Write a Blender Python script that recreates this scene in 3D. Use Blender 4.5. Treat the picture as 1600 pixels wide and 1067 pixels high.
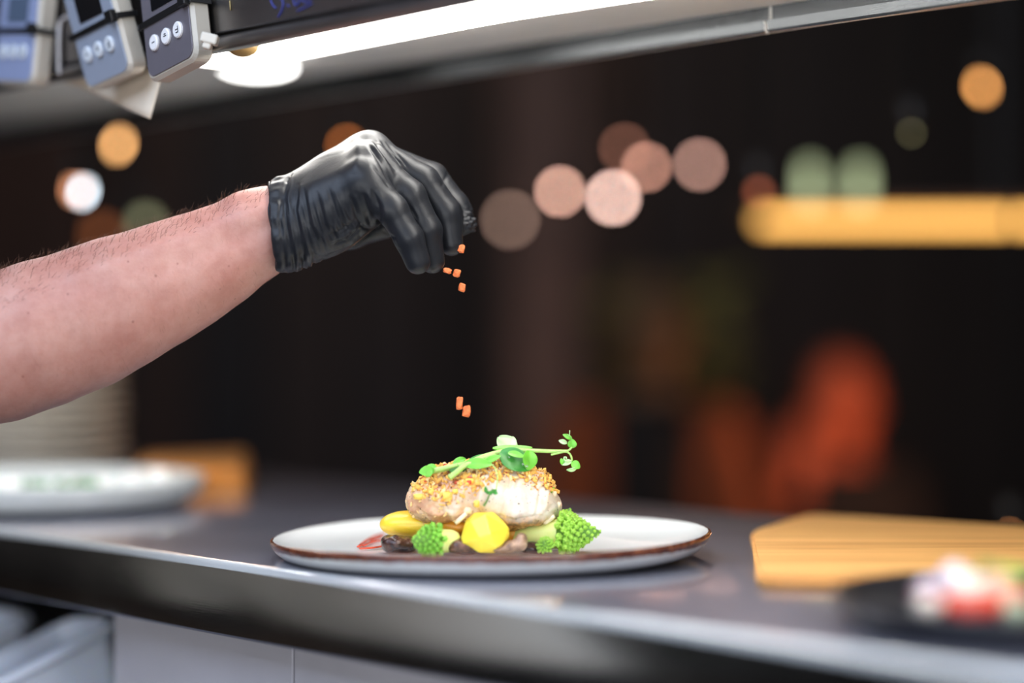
import bpy, bmesh, math, random
import numpy as np
from mathutils import Vector, Matrix, noise

for o in list(bpy.data.objects):
    bpy.data.objects.remove(o, do_unlink=True)
SC = bpy.context.scene
COL = SC.collection

# ------------------------------------------------------------------ camera
F = 3300.0                     # focal length in pixels of the 1600 px wide frame
ZC = 1.236                     # camera height, 13.6 cm above the pass
ZT = 1.10                      # top of the pass
HY = 525.0                     # horizon row
cd = bpy.data.cameras.new('camera')
cam = bpy.data.objects.new('camera', cd)
COL.objects.link(cam)
cam.location = (0, 0, ZC)
cam.rotation_euler = (math.radians(90), 0, 0)
cd.sensor_width = 36
cd.lens = 36 * F / 1600
cd.shift_y = -(533.5 - HY) / 1600
cd.clip_start = 0.05
cd.clip_end = 60
cd.dof.use_dof = True
cd.dof.focus_distance = 1.285
cd.dof.aperture_fstop = cd.lens / 1000 / 0.0535
cd.dof.aperture_blades = 0
SC.camera = cam

SC.view_settings.view_transform = 'Standard'
SC.view_settings.look = 'None'
SC.view_settings.gamma = 1
SC.view_settings.use_curve_mapping = False
SC.view_settings.exposure = 0.0
SC.cycles.use_adaptive_sampling = False
SC.cycles.sample_clamp_direct = 0
SC.cycles.sample_clamp_indirect = 6
SC.cycles.max_bounces = 6
SC.cycles.caustics_reflective = False
SC.cycles.caustics_refractive = False

w = bpy.data.worlds.new('world')
SC.world = w
w.use_nodes = True
w.node_tree.nodes['Background'].inputs[0].default_value = (0.5, 0.55, 0.7, 1)
w.node_tree.nodes['Background'].inputs[1].default_value = 0.02

def area(name, loc, target, sx, sy, power, color):
    d = bpy.data.lights.new(name, 'AREA')
    d.shape = 'RECTANGLE'; d.size = sx; d.size_y = sy; d.energy = power; d.color = color
    o = bpy.data.objects.new(name, d); COL.objects.link(o)
    o.location = loc
    o.rotation_euler = (Vector(target) - Vector(loc)).to_track_quat('-Z', 'Y').to_euler()
    return o
def point(name, loc, power, color, r=0.05):
    d = bpy.data.lights.new(name, 'POINT')
    d.energy = power; d.color = color; d.shadow_soft_size = r
    o = bpy.data.objects.new(name, d); COL.objects.link(o); o.location = loc
    return o
LED_STRENGTH = 20.0
area('kitchen_ceiling_light', (-1.0, 0.25, 2.5), (-0.1, 1.3, 1.2), 2.2, 1.3, 46, (0.66, 0.78, 1.0))
area('kitchen_worktop_light', (-0.4, -1.2, 1.15), (-0.05, 1.2, 1.12), 2.0, 0.9, 30, (0.95, 0.97, 1.0))  # added frontal fill behind the camera, brightens plate underside, panels and tubs
area('kitchen_side_light', (0.9, -0.5, 2.2), (0.2, 1.1, 1.1), 0.9, 0.9, 18, (0.95, 0.95, 1.0))
point('diner_lamp_light', (1.08, 4.85, 0.95), 13.0, (1.0, 0.42, 0.2), 0.08)
point('second_diner_lamp_light', (0.05, 4.3, 0.95), 1.2, (1.0, 0.5, 0.22), 0.08)
point('room_warm_light', (-1.2, 5.2, 2.75), 20, (1.0, 0.62, 0.4), 0.2)
point('room_corner_light', (0.5, 5.6, 2.8), 12, (1.0, 0.7, 0.55), 0.2)

# ------------------------------------------------------------------ helpers
def lin(c):
    return tuple((x / 255 / 12.92 if x <= 10 else ((x / 255 + 0.055) / 1.055) ** 2.4) for x in c[:3]) + (1.0,)

def P(px, py, Y):
    return Vector(((px - 800) / F * Y, Y, ZC - (py - HY) / F * Y))

UD = Vector((0.66, -0.7513, 0)).normalized()    # along the pass, towards the camera side
VD = Vector((0.7513, 0.66, 0)).normalized()     # across the pass, towards the dining room
O0 = Vector((0, 1.078, ZT))
ANG = math.atan2(UD.y, UD.x)
PASS = Matrix.Translation(O0) @ Matrix.Rotation(ANG, 4, 'Z')   # local x along, y across, z up

class NT:
    def __init__(s, name):
        s.m = bpy.data.materials.new(name); s.m.use_nodes = True
        s.n = s.m.node_tree.nodes; s.l = s.m.node_tree.links
        s.b = s.n['Principled BSDF']
    def add(s, t, **kw):
        n = s.n.new(t)
        for k, v in kw.items():
            if k.startswith('i_'):
                n.inputs[k[2:].replace('_', ' ')].default_value = v
            else: setattr(n, k, v)
        return n
    def link(s, a, b): s.l.new(a, b)
    def coord(s, scale=(1, 1, 1), rot=(0, 0, 0), world=False):
        if world:
            tc = s.add('ShaderNodeNewGeometry'); out = tc.outputs['Position']
        else:
            tc = s.add('ShaderNodeTexCoord'); out = tc.outputs['Object']
        mp = s.add('ShaderNodeMapping')
        mp.inputs['Scale'].default_value = scale; mp.inputs['Rotation'].default_value = rot
        s.link(out, mp.inputs['Vector'])
        return mp.outputs['Vector']
    def noise(s, scale, detail=4, vec=None, rough=0.55):
        n = s.add('ShaderNodeTexNoise'); n.inputs['Scale'].default_value = scale
        n.inputs['Detail'].default_value = detail; n.inputs['Roughness'].default_value = rough
        s.link(vec if vec is not None else s.coord(), n.inputs['Vector'])
        return n.outputs['Fac']
    def ramp(s, fac, stops):
        r = s.add('ShaderNodeValToRGB'); e = r.color_ramp.elements
        while len(e) < len(stops): e.new(0.5)
        for q, (p, c) in zip(e, stops):
            q.position = p; q.color = c if len(c) == 4 else lin(c)
        s.link(fac, r.inputs['Fac'])
        return r.outputs['Color']
    def bump(s, h, strength=0.3, dist=0.001, prev=None):
        b = s.add('ShaderNodeBump'); b.inputs['Strength'].default_value = strength
        b.inputs['Distance'].default_value = dist
        s.link(h, b.inputs['Height'])
        if prev is not None: s.link(prev, b.inputs['Normal'])
        s.link(b.outputs['Normal'], s.b.inputs['Normal'])
        return b.outputs['Normal']

def mat(name, col, rough=0.5, metal=0.0, var=0.0, vscale=40, bump=0, bscale=300, sss=0, emit=None, estr=0, trans=0, coat=0, sheen=0, world=False, bdist=0.001):
    t = NT(name); b = t.b
    c = lin(col)
    b.inputs['Roughness'].default_value = rough; b.inputs['Metallic'].default_value = metal
    vec = t.coord(world=world)
    if var:
        a = tuple(max(0, x * (1 - var)) for x in c[:3]) + (1,)
        d = tuple(min(1, x * (1 + var)) for x in c[:3]) + (1,)
        t.link(t.ramp(t.noise(vscale, 5, vec), [(0.3, a), (0.7, d)]), b.inputs['Base Color'])
    else: b.inputs['Base Color'].default_value = c
    if bump: t.bump(t.noise(bscale, 4, vec), bump, bdist)
    if sss:
        b.inputs['Subsurface Weight'].default_value = sss
        b.inputs['Subsurface Radius'].default_value = (1, 0.5, 0.3)
        b.inputs['Subsurface Scale'].default_value = 0.006
    if emit is not None:
        b.inputs['Emission Color'].default_value = lin(emit); b.inputs['Emission Strength'].default_value = estr
    b.inputs['Transmission Weight'].default_value = trans
    b.inputs['Coat Weight'].default_value = coat
    return t.m

def link_mesh(name, verts, faces, m=None, parent=None, smooth=True):
    me = bpy.data.meshes.new(name)
    me.from_pydata([tuple(v) for v in verts], [], [tuple(f) for f in faces])
    me.update()
    if smooth: me.polygons.foreach_set('use_smooth', [True] * len(me.polygons))
    if m: me.materials.append(m)
    o = bpy.data.objects.new(name, me); COL.objects.link(o)
    if parent: o.parent = parent
    return o
def link_bm(name, bm, m=None, parent=None, smooth=False, mw=None):
    me = bpy.data.meshes.new(name)
    bmesh.ops.recalc_face_normals(bm, faces=bm.faces)
    bm.to_mesh(me); bm.free()
    if smooth: me.polygons.foreach_set('use_smooth', [True] * len(me.polygons))
    if m: me.materials.append(m)
    o = bpy.data.objects.new(name, me); COL.objects.link(o)
    if parent: o.parent = parent
    if mw is not None: o.matrix_local = mw
    return o
def tag(o, label=None, cat=None, group=None, kind=None):
    if label: o['label'] = label
    if cat: o['category'] = cat
    if group: o['group'] = group
    if kind: o['kind'] = kind
    return o
def empty(name, loc=(0, 0, 0), rz=0, mw=None):
    o = bpy.data.objects.new(name, None); COL.objects.link(o)
    o.empty_display_size = 0.02
    if mw is not None: o.matrix_world = mw
    else: o.location = loc; o.rotation_euler = (0, 0, rz)
    return o
def mod(o, t, **kw):
    m = o.modifiers.new(t.lower(), t)
    for k, v in kw.items(): setattr(m, k, v)
    return m

def bm_box(bm, c, s, rot=None, bevel=0, seg=2):
    r = bmesh.ops.create_cube(bm, size=1)
    vs = r['verts']
    M = Matrix.Translation(c) @ (rot.to_4x4() if rot else Matrix.Identity(4)) @ Matrix.Diagonal((*s, 1))
    bmesh.ops.transform(bm, matrix=M, verts=vs)
    if bevel:
        es = list({e for v in vs for e in v.link_edges})
        bmesh.ops.bevel(bm, geom=es, offset=bevel, segments=seg, affect='EDGES', profile=0.5)
def box(name, c, s, m, parent=None, bevel=0, seg=2, rot=None, mw=None, smooth=False):
    bm = bmesh.new(); bm_box(bm, c, s, rot, bevel, seg)
    return link_bm(name, bm, m, parent, smooth, mw)
def extrude_profile(name, prof, x0, x1, m, parent=None, mw=None, closed=True, smooth=False, n=2):
    """prof: (y,z) points; extruded along local x"""
    vs, fs = [], []
    k = len(prof)
    xs = [x0 + (x1 - x0) * i / (n - 1) for i in range(n)]
    for x in xs:
        for (y, z) in prof: vs.append((x, y, z))
    for i in range(n - 1):
        for j in range(k if closed else k - 1):
            a = i * k + j; b = i * k + (j + 1) % k
            fs.append((a, b, b + k, a + k))
    if closed:
        fs.append(tuple(range(k))[::-1]); fs.append(tuple((n - 1) * k + j for j in range(k)))
    me = bpy.data.meshes.new(name); me.from_pydata(vs, [], fs); me.update()
    bm = bmesh.new(); bm.from_mesh(me); bpy.data.meshes.remove(me)
    return link_bm(name, bm, m, parent, smooth, mw)
def lathe(name, prof, m, parent=None, n=64, loc=None, warp=None, close=False):
    vs, fs = [], []
    k = len(prof)
    for i in range(n):
        a = 2 * math.pi * i / n
        for (r, z) in prof:
            v = Vector((r * math.cos(a), r * math.sin(a), z))
            if warp: v = warp(v)
            vs.append(v)
    for i in range(n):
        i2 = (i + 1) % n
        for j in range(k if close else k - 1):
            j2 = (j + 1) % k
            fs.append((i * k + j, i2 * k + j, i2 * k + j2, i * k + j2))
    if not close:
        if prof[0][0] < 1e-3: pass
    o = link_mesh(name, vs, fs, m, parent)
    bm = bmesh.new(); bm.from_mesh(o.data)
    bmesh.ops.remove_doubles(bm, verts=bm.verts, dist=1e-6)
    bmesh.ops.recalc_face_normals(bm, faces=bm.faces)
    bm.to_mesh(o.data); bm.free()
    if loc is not None: o.location = loc
    return o
def tube_geo(pts, rad, n=8):
    pts = [Vector(p) for p in pts]
    if not isinstance(rad, (list, tuple)): rad = [rad] * len(pts)
    vs, fs = [], []
    up = Vector((0.123, 0.95, 0.3)).normalized()
    for i, p in enumerate(pts):
        d = (pts[min(i + 1, len(pts) - 1)] - pts[max(i - 1, 0)])
        d = d.normalized() if d.length > 0 else Vector((0, 0, 1))
        a = up - d * up.dot(d)
        if a.length < 1e-3: a = d.orthogonal()
        a.normalize(); b = d.cross(a)
        for j in range(n):
            t = 2 * math.pi * j / n
            vs.append(p + (a * math.cos(t) + b * math.sin(t)) * rad[i])
    for i in range(len(pts) - 1):
        for j in range(n):
            fs.append((i * n + j, i * n + (j + 1) % n, (i + 1) * n + (j + 1) % n, (i + 1) * n + j))
    fs.append(tuple(range(n))[::-1]); fs.append(tuple((len(pts) - 1) * n + j for j in range(n)))
    return vs, fs
def spline(pts, sub=6):
    pts = [Vector(p) for p in pts]
    out = []
    for i in range(len(pts) - 1):
        p0 = pts[max(i - 1, 0)]; p1 = pts[i]; p2 = pts[i + 1]; p3 = pts[min(i + 2, len(pts) - 1)]
        for k in range(sub):
            t = k / sub
            out.append(0.5 * ((2 * p1) + (p2 - p0) * t + (2 * p0 - 5 * p1 + 4 * p2 - p3) * t * t + (3 * p1 - p0 - 3 * p2 + p3) * t ** 3))
    out.append(pts[-1])
    return out
def tube(name, pts, rad, m, parent=None, n=8, sub=6, org=None):
    ps = spline(pts, sub) if sub else pts
    if isinstance(rad, (list, tuple)):
        L = len(pts) - 1
        rr = []
        for i in range(len(ps)):
            t = i / (len(ps) - 1) * L; k = min(int(t), L - 1); f = t - k
            rr.append(rad[k] * (1 - f) + rad[k + 1] * f)
        rad = rr
    vs, fs = tube_geo(ps, rad, n)
    if org is not None: vs = [v - org for v in vs]
    return link_mesh(name, vs, fs, m, parent)
def join_geo(name, geos, m, parent=None, smooth=True, org=None):
    V, Fc, k = [], [], 0
    for vs, fs in geos:
        V += [(v - org if org is not None else v) for v in vs]; Fc += [tuple(i + k for i in f) for f in fs]; k += len(vs)
    return link_mesh(name, V, Fc, m, parent, smooth)
def ico_geo(sub=1):
    bm = bmesh.new(); bmesh.ops.create_icosphere(bm, subdivisions=sub, radius=1)
    bm.verts.ensure_lookup_table()
    vs = [v.co.copy() for v in bm.verts]; fs = [tuple(v.index for v in f.verts) for f in bm.faces]
    bm.free(); return vs, fs
ICO = {k: ico_geo(k) for k in (1, 2, 3)}

# ---- implicit surfaces (naive surface nets) for bodies, gloves, fish, vegetables
def surface_net(f, lo, hi, h):
    lo = np.array(lo, float); hi = np.array(hi, float)
    n = np.maximum(np.ceil((hi - lo) / h).astype(int) + 1, 3)
    ax = [lo[i] + h * np.arange(n[i]) for i in range(3)]
    X, Y, Z = np.meshgrid(*ax, indexing='ij')
    D = f(X, Y, Z)
    s = D < 0
    c = np.zeros(tuple(n - 1), int)
    for i in (0, 1):
        for j in (0, 1):
            for k in (0, 1):
                c += s[i:n[0] - 1 + i, j:n[1] - 1 + j, k:n[2] - 1 + k]
    act = (c > 0) & (c < 8)
    idx = -np.ones(act.shape, int)
    cells = np.argwhere(act)
    idx[act] = np.arange(len(cells))
    acc = np.zeros((len(cells), 3)); cnt = np.zeros(len(cells))
    corners = [(i, j, k) for i in (0, 1) for j in (0, 1) for k in (0, 1)]
    for a in corners:
        for d in range(3):
            if a[d]: continue
            b = list(a); b[d] = 1
            ia = cells + np.array(a); ib = cells + np.array(b)
            da = D[ia[:, 0], ia[:, 1], ia[:, 2]]; db = D[ib[:, 0], ib[:, 1], ib[:, 2]]
            cr = (da < 0) != (db < 0)
            t = np.where(cr, da / np.where(cr, da - db, 1), 0)
            p = ia.astype(float); p[:, d] += t
            acc[cr] += p[cr]; cnt[cr] += 1
    V = lo + h * acc / cnt[:, None]
    quads = []
    for d in range(3):
        e1, e2 = [(1, 2), (2, 0), (0, 1)][d]
        sl0 = [slice(None)] * 3; sl1 = [slice(None)] * 3
        sl0[d] = slice(0, -1); sl1[d] = slice(1, None)
        A = s[tuple(sl0)]; B = s[tuple(sl1)]
        ed = np.argwhere(A != B)
        ok = (ed[:, e1] > 0) & (ed[:, e2] > 0) & (ed[:, e1] < n[e1] - 1) & (ed[:, e2] < n[e2] - 1)
        ed = ed[ok]
        def cid(o1, o2):
            q = ed.copy(); q[:, e1] -= o1; q[:, e2] -= o2
            return idx[q[:, 0], q[:, 1], q[:, 2]]
        q = np.stack([cid(0, 0), cid(1, 0), cid(1, 1), cid(0, 1)], 1)
        flip = A[ed[:, 0], ed[:, 1], ed[:, 2]]
        q[~flip] = q[~flip][:, ::-1]
        quads.append(q)
    Q = np.concatenate(quads)
    Q = Q[(Q >= 0).all(1)]
    return V, Q
def vnormals(V, Q):
    n = np.cross(V[Q[:, 2]] - V[Q[:, 0]], V[Q[:, 3]] - V[Q[:, 1]])
    N = np.zeros_like(V)
    for i in range(4): np.add.at(N, Q[:, i], n)
    L = np.linalg.norm(N, axis=1, keepdims=True)
    return N / np.maximum(L, 1e-12)
def smin(a, b, k):
    h = np.clip(0.5 + 0.5 * (b - a) / k, 0, 1)
    return b * (1 - h) + a * h - k * h * (1 - h)
def cone_sdf(X, Y, Z, a, b, ra, rb, ysc=1.0):
    a = np.array(a, float); b = np.array(b, float)
    ab = b - a
    px, py, pz = X - a[0], (Y - a[1]) / ysc, Z - a[2]
    aby = ab[1] / ysc
    L2 = ab[0] ** 2 + aby ** 2 + ab[2] ** 2 + 1e-12
    t = np.clip((px * ab[0] + py * aby + pz * ab[2]) / L2, 0, 1)
    d = np.sqrt((px - t * ab[0]) ** 2 + (py - t * aby) ** 2 + (pz - t * ab[2]) ** 2)
    return d - (ra + t * (rb - ra))
def ell_sdf(X, Y, Z, c, r):
    x, y, z = (X - c[0]) / r[0], (Y - c[1]) / r[1], (Z - c[2]) / r[2]
    k0 = np.sqrt(x * x + y * y + z * z)
    k1 = np.sqrt((x / r[0]) ** 2 + (y / r[1]) ** 2 + (z / r[2]) ** 2)
    return k0 * (k0 - 1) / np.maximum(k1, 1e-9)
def proj(V):
    """pixel position of points as seen from the photograph's camera"""
    return np.stack([800 + F * V[:, 0] / V[:, 1], HY - F * (V[:, 2] - ZC) / V[:, 1]], 1)
def stroke_weight(pp, line, sig):
    best = np.full(len(pp), 1e9)
    for (a, b) in zip(line[:-1], line[1:]):
        a = np.array(a, float); b = np.array(b, float)
        ab = b - a
        t = np.clip(((pp - a) @ ab) / (ab @ ab + 1e-9), 0, 1)
        d = np.linalg.norm(pp - (a + t[:, None] * ab), axis=1)
        # taper toward the ends
        best = np.minimum(best, d)
    return np.exp(-(best / sig) ** 2)
def nz(V, scale, seed=0.0):
    return np.array([noise.noise(Vector((v[0] * scale + seed, v[1] * scale, v[2] * scale - seed))) for v in V])
def net_obj(name, f, lo, hi, h, m, parent=None, post=None, org=None):
    V, Q = surface_net(f, lo, hi, h)
    if post is not None: V = post(V, Q)
    if org is not None: V = V - np.array(org)
    me = bpy.data.meshes.new(name)
    me.vertices.add(len(V)); me.vertices.foreach_set('co', V.astype(np.float32).ravel())
    me.loops.add(len(Q) * 4); me.loops.foreach_set('vertex_index', Q.astype(np.int32).ravel())
    me.polygons.add(len(Q)); me.polygons.foreach_set('loop_start', np.arange(0, len(Q) * 4, 4, dtype=np.int32))
    me.update(calc_edges=True); me.validate()
    me.polygons.foreach_set('use_smooth', [True] * len(me.polygons))
    if m: me.materials.append(m)
    o = bpy.data.objects.new(name, me); COL.objects.link(o)
    if parent: o.parent = parent
    return o

# ------------------------------------------------------------------ materials
def steel_mat(name, base, rough, rvar=0.06, scratch=0.25, brush=(4, 260, 260)):
    t = NT(name); b = t.b
    b.inputs['Metallic'].default_value = 1.0
    v = t.coord(scale=brush)
    n1 = t.noise(8, 6, v)
    n2 = t.noise(9, 5, t.coord())
    c = lin(base)
    t.link(t.ramp(n2, [(0.3, tuple(x * 0.86 for x in c[:3]) + (1,)), (0.7, c)]), b.inputs['Base Color'])
    mr = t.add('ShaderNodeMapRange'); mr.inputs['To Min'].default_value = rough - rvar; mr.inputs['To Max'].default_value = rough + rvar
    mx = t.add('ShaderNodeMath', operation='MULTIPLY_ADD'); mx.inputs[1].default_value = 0.5
    t.link(n1, mx.inputs[0]); t.link(n2, mx.inputs[2])
    mr.inputs['From Min'].default_value = 0.45; mr.inputs['From Max'].default_value = 1.05
    t.link(mx.outputs[0], mr.inputs['Value']); t.link(mr.outputs[0], b.inputs['Roughness'])
    t.bump(n1, scratch, 0.00015)
    return t.m
M = {}
M['steel_top'] = steel_mat('steel_top', (150, 154, 174), 0.34, 0.06, 0.2)
_b = M['steel_top'].node_tree.nodes['Principled BSDF']
_b.inputs['Metallic'].default_value = 0.6
_b.inputs['Coat Weight'].default_value = 1.0; _b.inputs['Coat Roughness'].default_value = 0.07
M['steel_edge'] = steel_mat('steel_edge', (232, 238, 242), 0.16, 0.03, 0.1)  # near-white base puts the lamp bar's highlight into the rounded edge
M['steel_edge'].node_tree.nodes['Principled BSDF'].inputs['Metallic'].default_value = 0.45
M['steel_lip'] = steel_mat('steel_lip', (186, 184, 180), 0.15, 0.04, 0.3)
M['steel_shelf'] = steel_mat('steel_shelf', (146, 142, 140), 0.34, 0.06, 0.3)
M['steel_under'] = steel_mat('steel_under', (240, 239, 236), 0.5, 0.05, 0.2)
M['steel_under'].node_tree.nodes['Principled BSDF'].inputs['Metallic'].default_value = 0.05
M['steel_dark'] = steel_mat('steel_dark', (66, 68, 70), 0.3, 0.05, 0.2)
M['steel_panel'] = steel_mat('steel_panel', (212, 210, 220), 0.42, 0.05, 0.2)
M['steel_panel'].node_tree.nodes['Principled BSDF'].inputs['Metallic'].default_value = 0.35
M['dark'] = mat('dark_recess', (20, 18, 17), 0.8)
M['floor'] = mat('dark_floor', (38, 30, 26), 0.5, var=0.3, vscale=3)
M['wall_dark'] = mat('dark_plaster', (44, 34, 31), 0.85, var=0.3, vscale=2)
M['ceiling'] = mat('black_ceiling', (16, 14, 14), 0.9, var=0.2, vscale=3)
M['kitchen_wall'] = mat('kitchen_wall_grey', (26, 26, 29), 0.7, var=0.1)
M['led'] = mat('led_diffuser', (250, 250, 250), 0.5, emit=(255, 252, 246), estr=LED_STRENGTH)

# ------------------------------------------------------------------ the room
def slab(name, lo, hi, m, kind='structure', parent=None):
    c = [(a + b) / 2 for a, b in zip(lo, hi)]; s = [b - a for a, b in zip(lo, hi)]
    o = box(name, c, s, m, parent)
    if kind: o['kind'] = kind
    return o
slab('floor', (-3.2, -2.4, -0.1), (4.4, 7.8, 0), M['floor'])
slab('ceiling', (-3.2, -2.4, 3.0), (4.4, 7.8, 3.1), M['ceiling'])
slab('wall_left', (-3.3, -2.4, 0), (-3.2, 7.8, 3.0), M['kitchen_wall'])
slab('wall_right', (4.4, -2.4, 0), (4.5, 7.8, 3.0), M['wall_dark'])
slab('wall_rear', (-3.2, -2.5, 0), (4.4, -2.4, 3.0), M['kitchen_wall'])
wb = slab('wall_back', (-3.2, 7.7, 0), (4.4, 7.8, 3.0), M['wall_dark'])
random.seed(4)
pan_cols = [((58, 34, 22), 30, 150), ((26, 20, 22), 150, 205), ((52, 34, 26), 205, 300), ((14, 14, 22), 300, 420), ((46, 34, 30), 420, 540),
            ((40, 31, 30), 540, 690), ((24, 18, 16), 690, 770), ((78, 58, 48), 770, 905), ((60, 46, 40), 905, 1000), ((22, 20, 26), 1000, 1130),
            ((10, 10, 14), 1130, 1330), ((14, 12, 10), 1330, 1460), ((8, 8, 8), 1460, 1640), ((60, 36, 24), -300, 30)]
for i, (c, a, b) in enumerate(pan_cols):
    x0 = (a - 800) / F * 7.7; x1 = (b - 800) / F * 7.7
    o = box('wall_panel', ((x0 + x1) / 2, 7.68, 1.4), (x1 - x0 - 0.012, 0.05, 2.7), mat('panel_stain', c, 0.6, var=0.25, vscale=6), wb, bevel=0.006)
# timber post between kitchen and dining room, dimly lit
pc = slab('column', (P(800, 0, 5.4).x, 5.4, 0), (P(905, 0, 5.4).x, 5.55, 3.0), mat('post_wood', (96, 74, 62), 0.6, var=0.3, vscale=12))
# unseen pale cabinet, added so the steel lip mirrors a bright patch
dr = empty('kitchen_cabinet', (-2.55, 1.61, 0))
mw_ = mat('white_enamel', (225, 222, 215), 0.35)
box('body', (-0.1, 0, 0.55), (0.5, 0.27, 1.1), mw_, dr, bevel=0.01)
box('handle', (0.17, 0.1, 0.75), (0.02, 0.015, 0.25), M['steel_lip'], dr, bevel=0.004)
tag(dr, 'tall white enamel kitchen cabinet standing by the side wall of the kitchen', 'cabinet')
area('cabinet_ceiling_light', (-1.75, 2.2, 1.5), (-2.4, 1.6, 0.75), 0.4, 0.3, 22, (1.0, 0.97, 0.92))  # added light that brightens the cabinet for its reflection in the lip

# ------------------------------------------------------------------ pass counter
U0, U1 = -2.1, 0.98
R = 0.0048
prof = [(0.487, 0.0)]
for i in range(7):
    a = math.radians(90 + 15 * i)
    prof.append((R + R * math.cos(a), -R + R * math.sin(a)))
prof += [(0.0, -0.044), (0.0012, -0.0455), (0.012, -0.0455), (0.012, -0.0435), (0.0028, -0.0435), (0.0028, -0.006), (0.484, -0.006), (0.484, -0.045), (0.487, -0.045)]
ct = extrude_profile('counter', prof, U0, U1, M['steel_top'], mw=PASS, smooth=False)
mod(ct, 'EDGE_SPLIT', split_angle=math.radians(40))
ct.data.polygons.foreach_set('use_smooth', [True] * len(ct.data.polygons))
ct.data.materials.append(M['steel_lip']); ct.data.materials.append(M['steel_edge'])
for p in ct.data.polygons:
    if 0.02 < p.normal.z < 0.995 and p.center.y < 0.006: p.material_index = 2
    elif abs(p.normal.z) < 0.3 and p.center.y < 0.02: p.material_index = 1
tag(ct, 'long brushed stainless steel serving counter with a deep folded front lip', 'counter')
# base under the counter
base = empty('base_cabinet', mw=PASS)
tag(base, 'grey steel panelled base under the serving counter, open at one end', 'cabinet')
def uv_of(px, py_or_none, v):
    """u where the sight line of column px meets the vertical plane at distance v"""
    x = (px - 800) / F
    Y = (0.7513 * 0 + v + 1.078 * 0.66) / (0.7513 * x + 0.66)
    X = x * Y
    return (X * UD.x + (Y - 1.078) * UD.y)
us = uv_of(458, 0, 0.03); ul = uv_of(178, 0, 0.03)
edges = [ul, us - 0.0012, us + 0.0012, us + 0.46, us + 0.4624, U1 - 0.02]
for a, b in ((0, 1), (2, 3), (4, 5)):
    box('panel', ((edges[a] + edges[b]) / 2, 0.036, -0.575), (edges[b] - edges[a], 0.012, 1.05), M['steel_panel'], base, bevel=0.001)
box('bottom_shelf', ((U0 + ul) / 2, 0.24, -0.20), (ul - U0, 0.46, 0.01), M['steel_panel'], base)
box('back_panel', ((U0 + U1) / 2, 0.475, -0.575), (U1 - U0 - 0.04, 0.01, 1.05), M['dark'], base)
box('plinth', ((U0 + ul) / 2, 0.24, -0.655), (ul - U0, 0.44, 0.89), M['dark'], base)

# ------------------------------------------------------------------ overhead shelf
sh = empty('overhead_shelf', mw=PASS)
tag(sh, 'stainless steel shelf above the counter with rolled front rail and marker writing', 'shelf')
rp = [(0.0, 0.42), (0.0, 0.3205), (-0.0012, 0.3195)]
for i in range(9):
    a = math.radians(100 + 20 * i)
    rp.append((0.0035 + 0.0052 * math.cos(a), 0.3135 + 0.0055 * math.sin(a)))
rp += [(0.006, 0.319), (0.003, 0.322), (0.003, 0.42)]
fr = extrude_profile('front_rail', rp, U0 + 0.1, U1, M['steel_shelf'], sh)
mod(fr, 'EDGE_SPLIT', split_angle=math.radians(35)); fr.data.polygons.foreach_set('use_smooth', [True] * len(fr.data.polygons))
box('underside', ((U0 + U1) / 2 + 0.05, 0.153, 0.347), (U1 - U0 - 0.1, 0.297, 0.002), M['steel_under'], sh)
box('top_sheet', ((U0 + U1) / 2 + 0.05, 0.153, 0.42), (U1 - U0 - 0.1, 0.306, 0.002), M['steel_shelf'], sh)
useam = uv_of(1204, 0, 0.3)
for (a, b) in ((U0 + 0.1, useam - 0.0012), (useam + 0.0012, U1)):
    pr = [(0.3, 0.42), (0.3, 0.335), (0.2975, 0.3345), (0.2967, 0.3365), (0.2950, 0.3365), (0.2955, 0.3305), (0.2970, 0.329), (0.3010, 0.329), (0.3035, 0.331), (0.3035, 0.42)]
    bk = extrude_profile('rear_rail', pr, a, b, M['steel_under'], sh)
    bk.data.materials.append(M['steel_dark'])
    for p in bk.data.polygons:
        if p.normal.y < -0.5: p.material_index = 1  # inner face coloured darker, standing in for the dark it reflects
for uu in (U0 + 0.2, U1 - 0.05):
    box('post', (uu, 0.25, 0.21), (0.025, 0.025, 0.42), M['steel_shelf'], sh, bevel=0.002)
# lamp bar under the shelf
ulb = uv_of(345, 0, 0.118)
lpc0 = P(56, 0, 1.69)
lb = empty('light_bar', mw=PASS)
tag(lb, 'glaring white light bar fixed under the overhead steel shelf', 'lamp')
box('diffuser', ((ulb + 0.9) / 2, 0.118, 0.336), (0.9 - ulb, 0.034, 0.018), M['led'], lb, bevel=0.001)
box('housing', (ulb - 0.012, 0.118, 0.336), (0.024, 0.036, 0.019), M['steel_under'], lb, bevel=0.001)
_q = PASS @ Vector((uv_of(60, 0, 0.06), 0.06, 0.335))
area('left_shelf_lamp', _q, (lpc0.x, lpc0.y, ZT), 0.12, 0.03, 0.9, (1, .98, .95))  # unseen fill added to brighten the left plate
# round lamp with an amber fitting seen just under the rail
_p = P(402, 84, 1.58); _p.z = ZT + 0.3365
rl = empty('round_lamp', _p)
tag(rl, 'round glowing spot lamp under the shelf beside the timers', 'lamp')
vs, fs = ICO[3]
link_mesh('glass', [Vector((v.x * 0.030, v.y * 0.030, v.z * 0.0090)) for v in vs], fs, mat('lamp_glass', (255, 255, 255), 0.4, emit=(255, 253, 248), estr=5), rl)
lathe('socket', [(0, 0.0092), (0.018, 0.0092), (0.02, 0.0072), (0.018, 0.0060), (0, 0.0060)], M['steel_shelf'], rl, n=24)
cp = link_mesh('lamp_cap', [Vector((v.x * 0.0125, v.y * 0.0125, v.z * 0.0095)) for v in vs], fs, mat('amber_cap', (150, 120, 70), 0.5), None)
cp.location = P(379, 71, 1.40)
tag(cp, 'small amber round cap hanging just below the front rail', 'cap')
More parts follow.
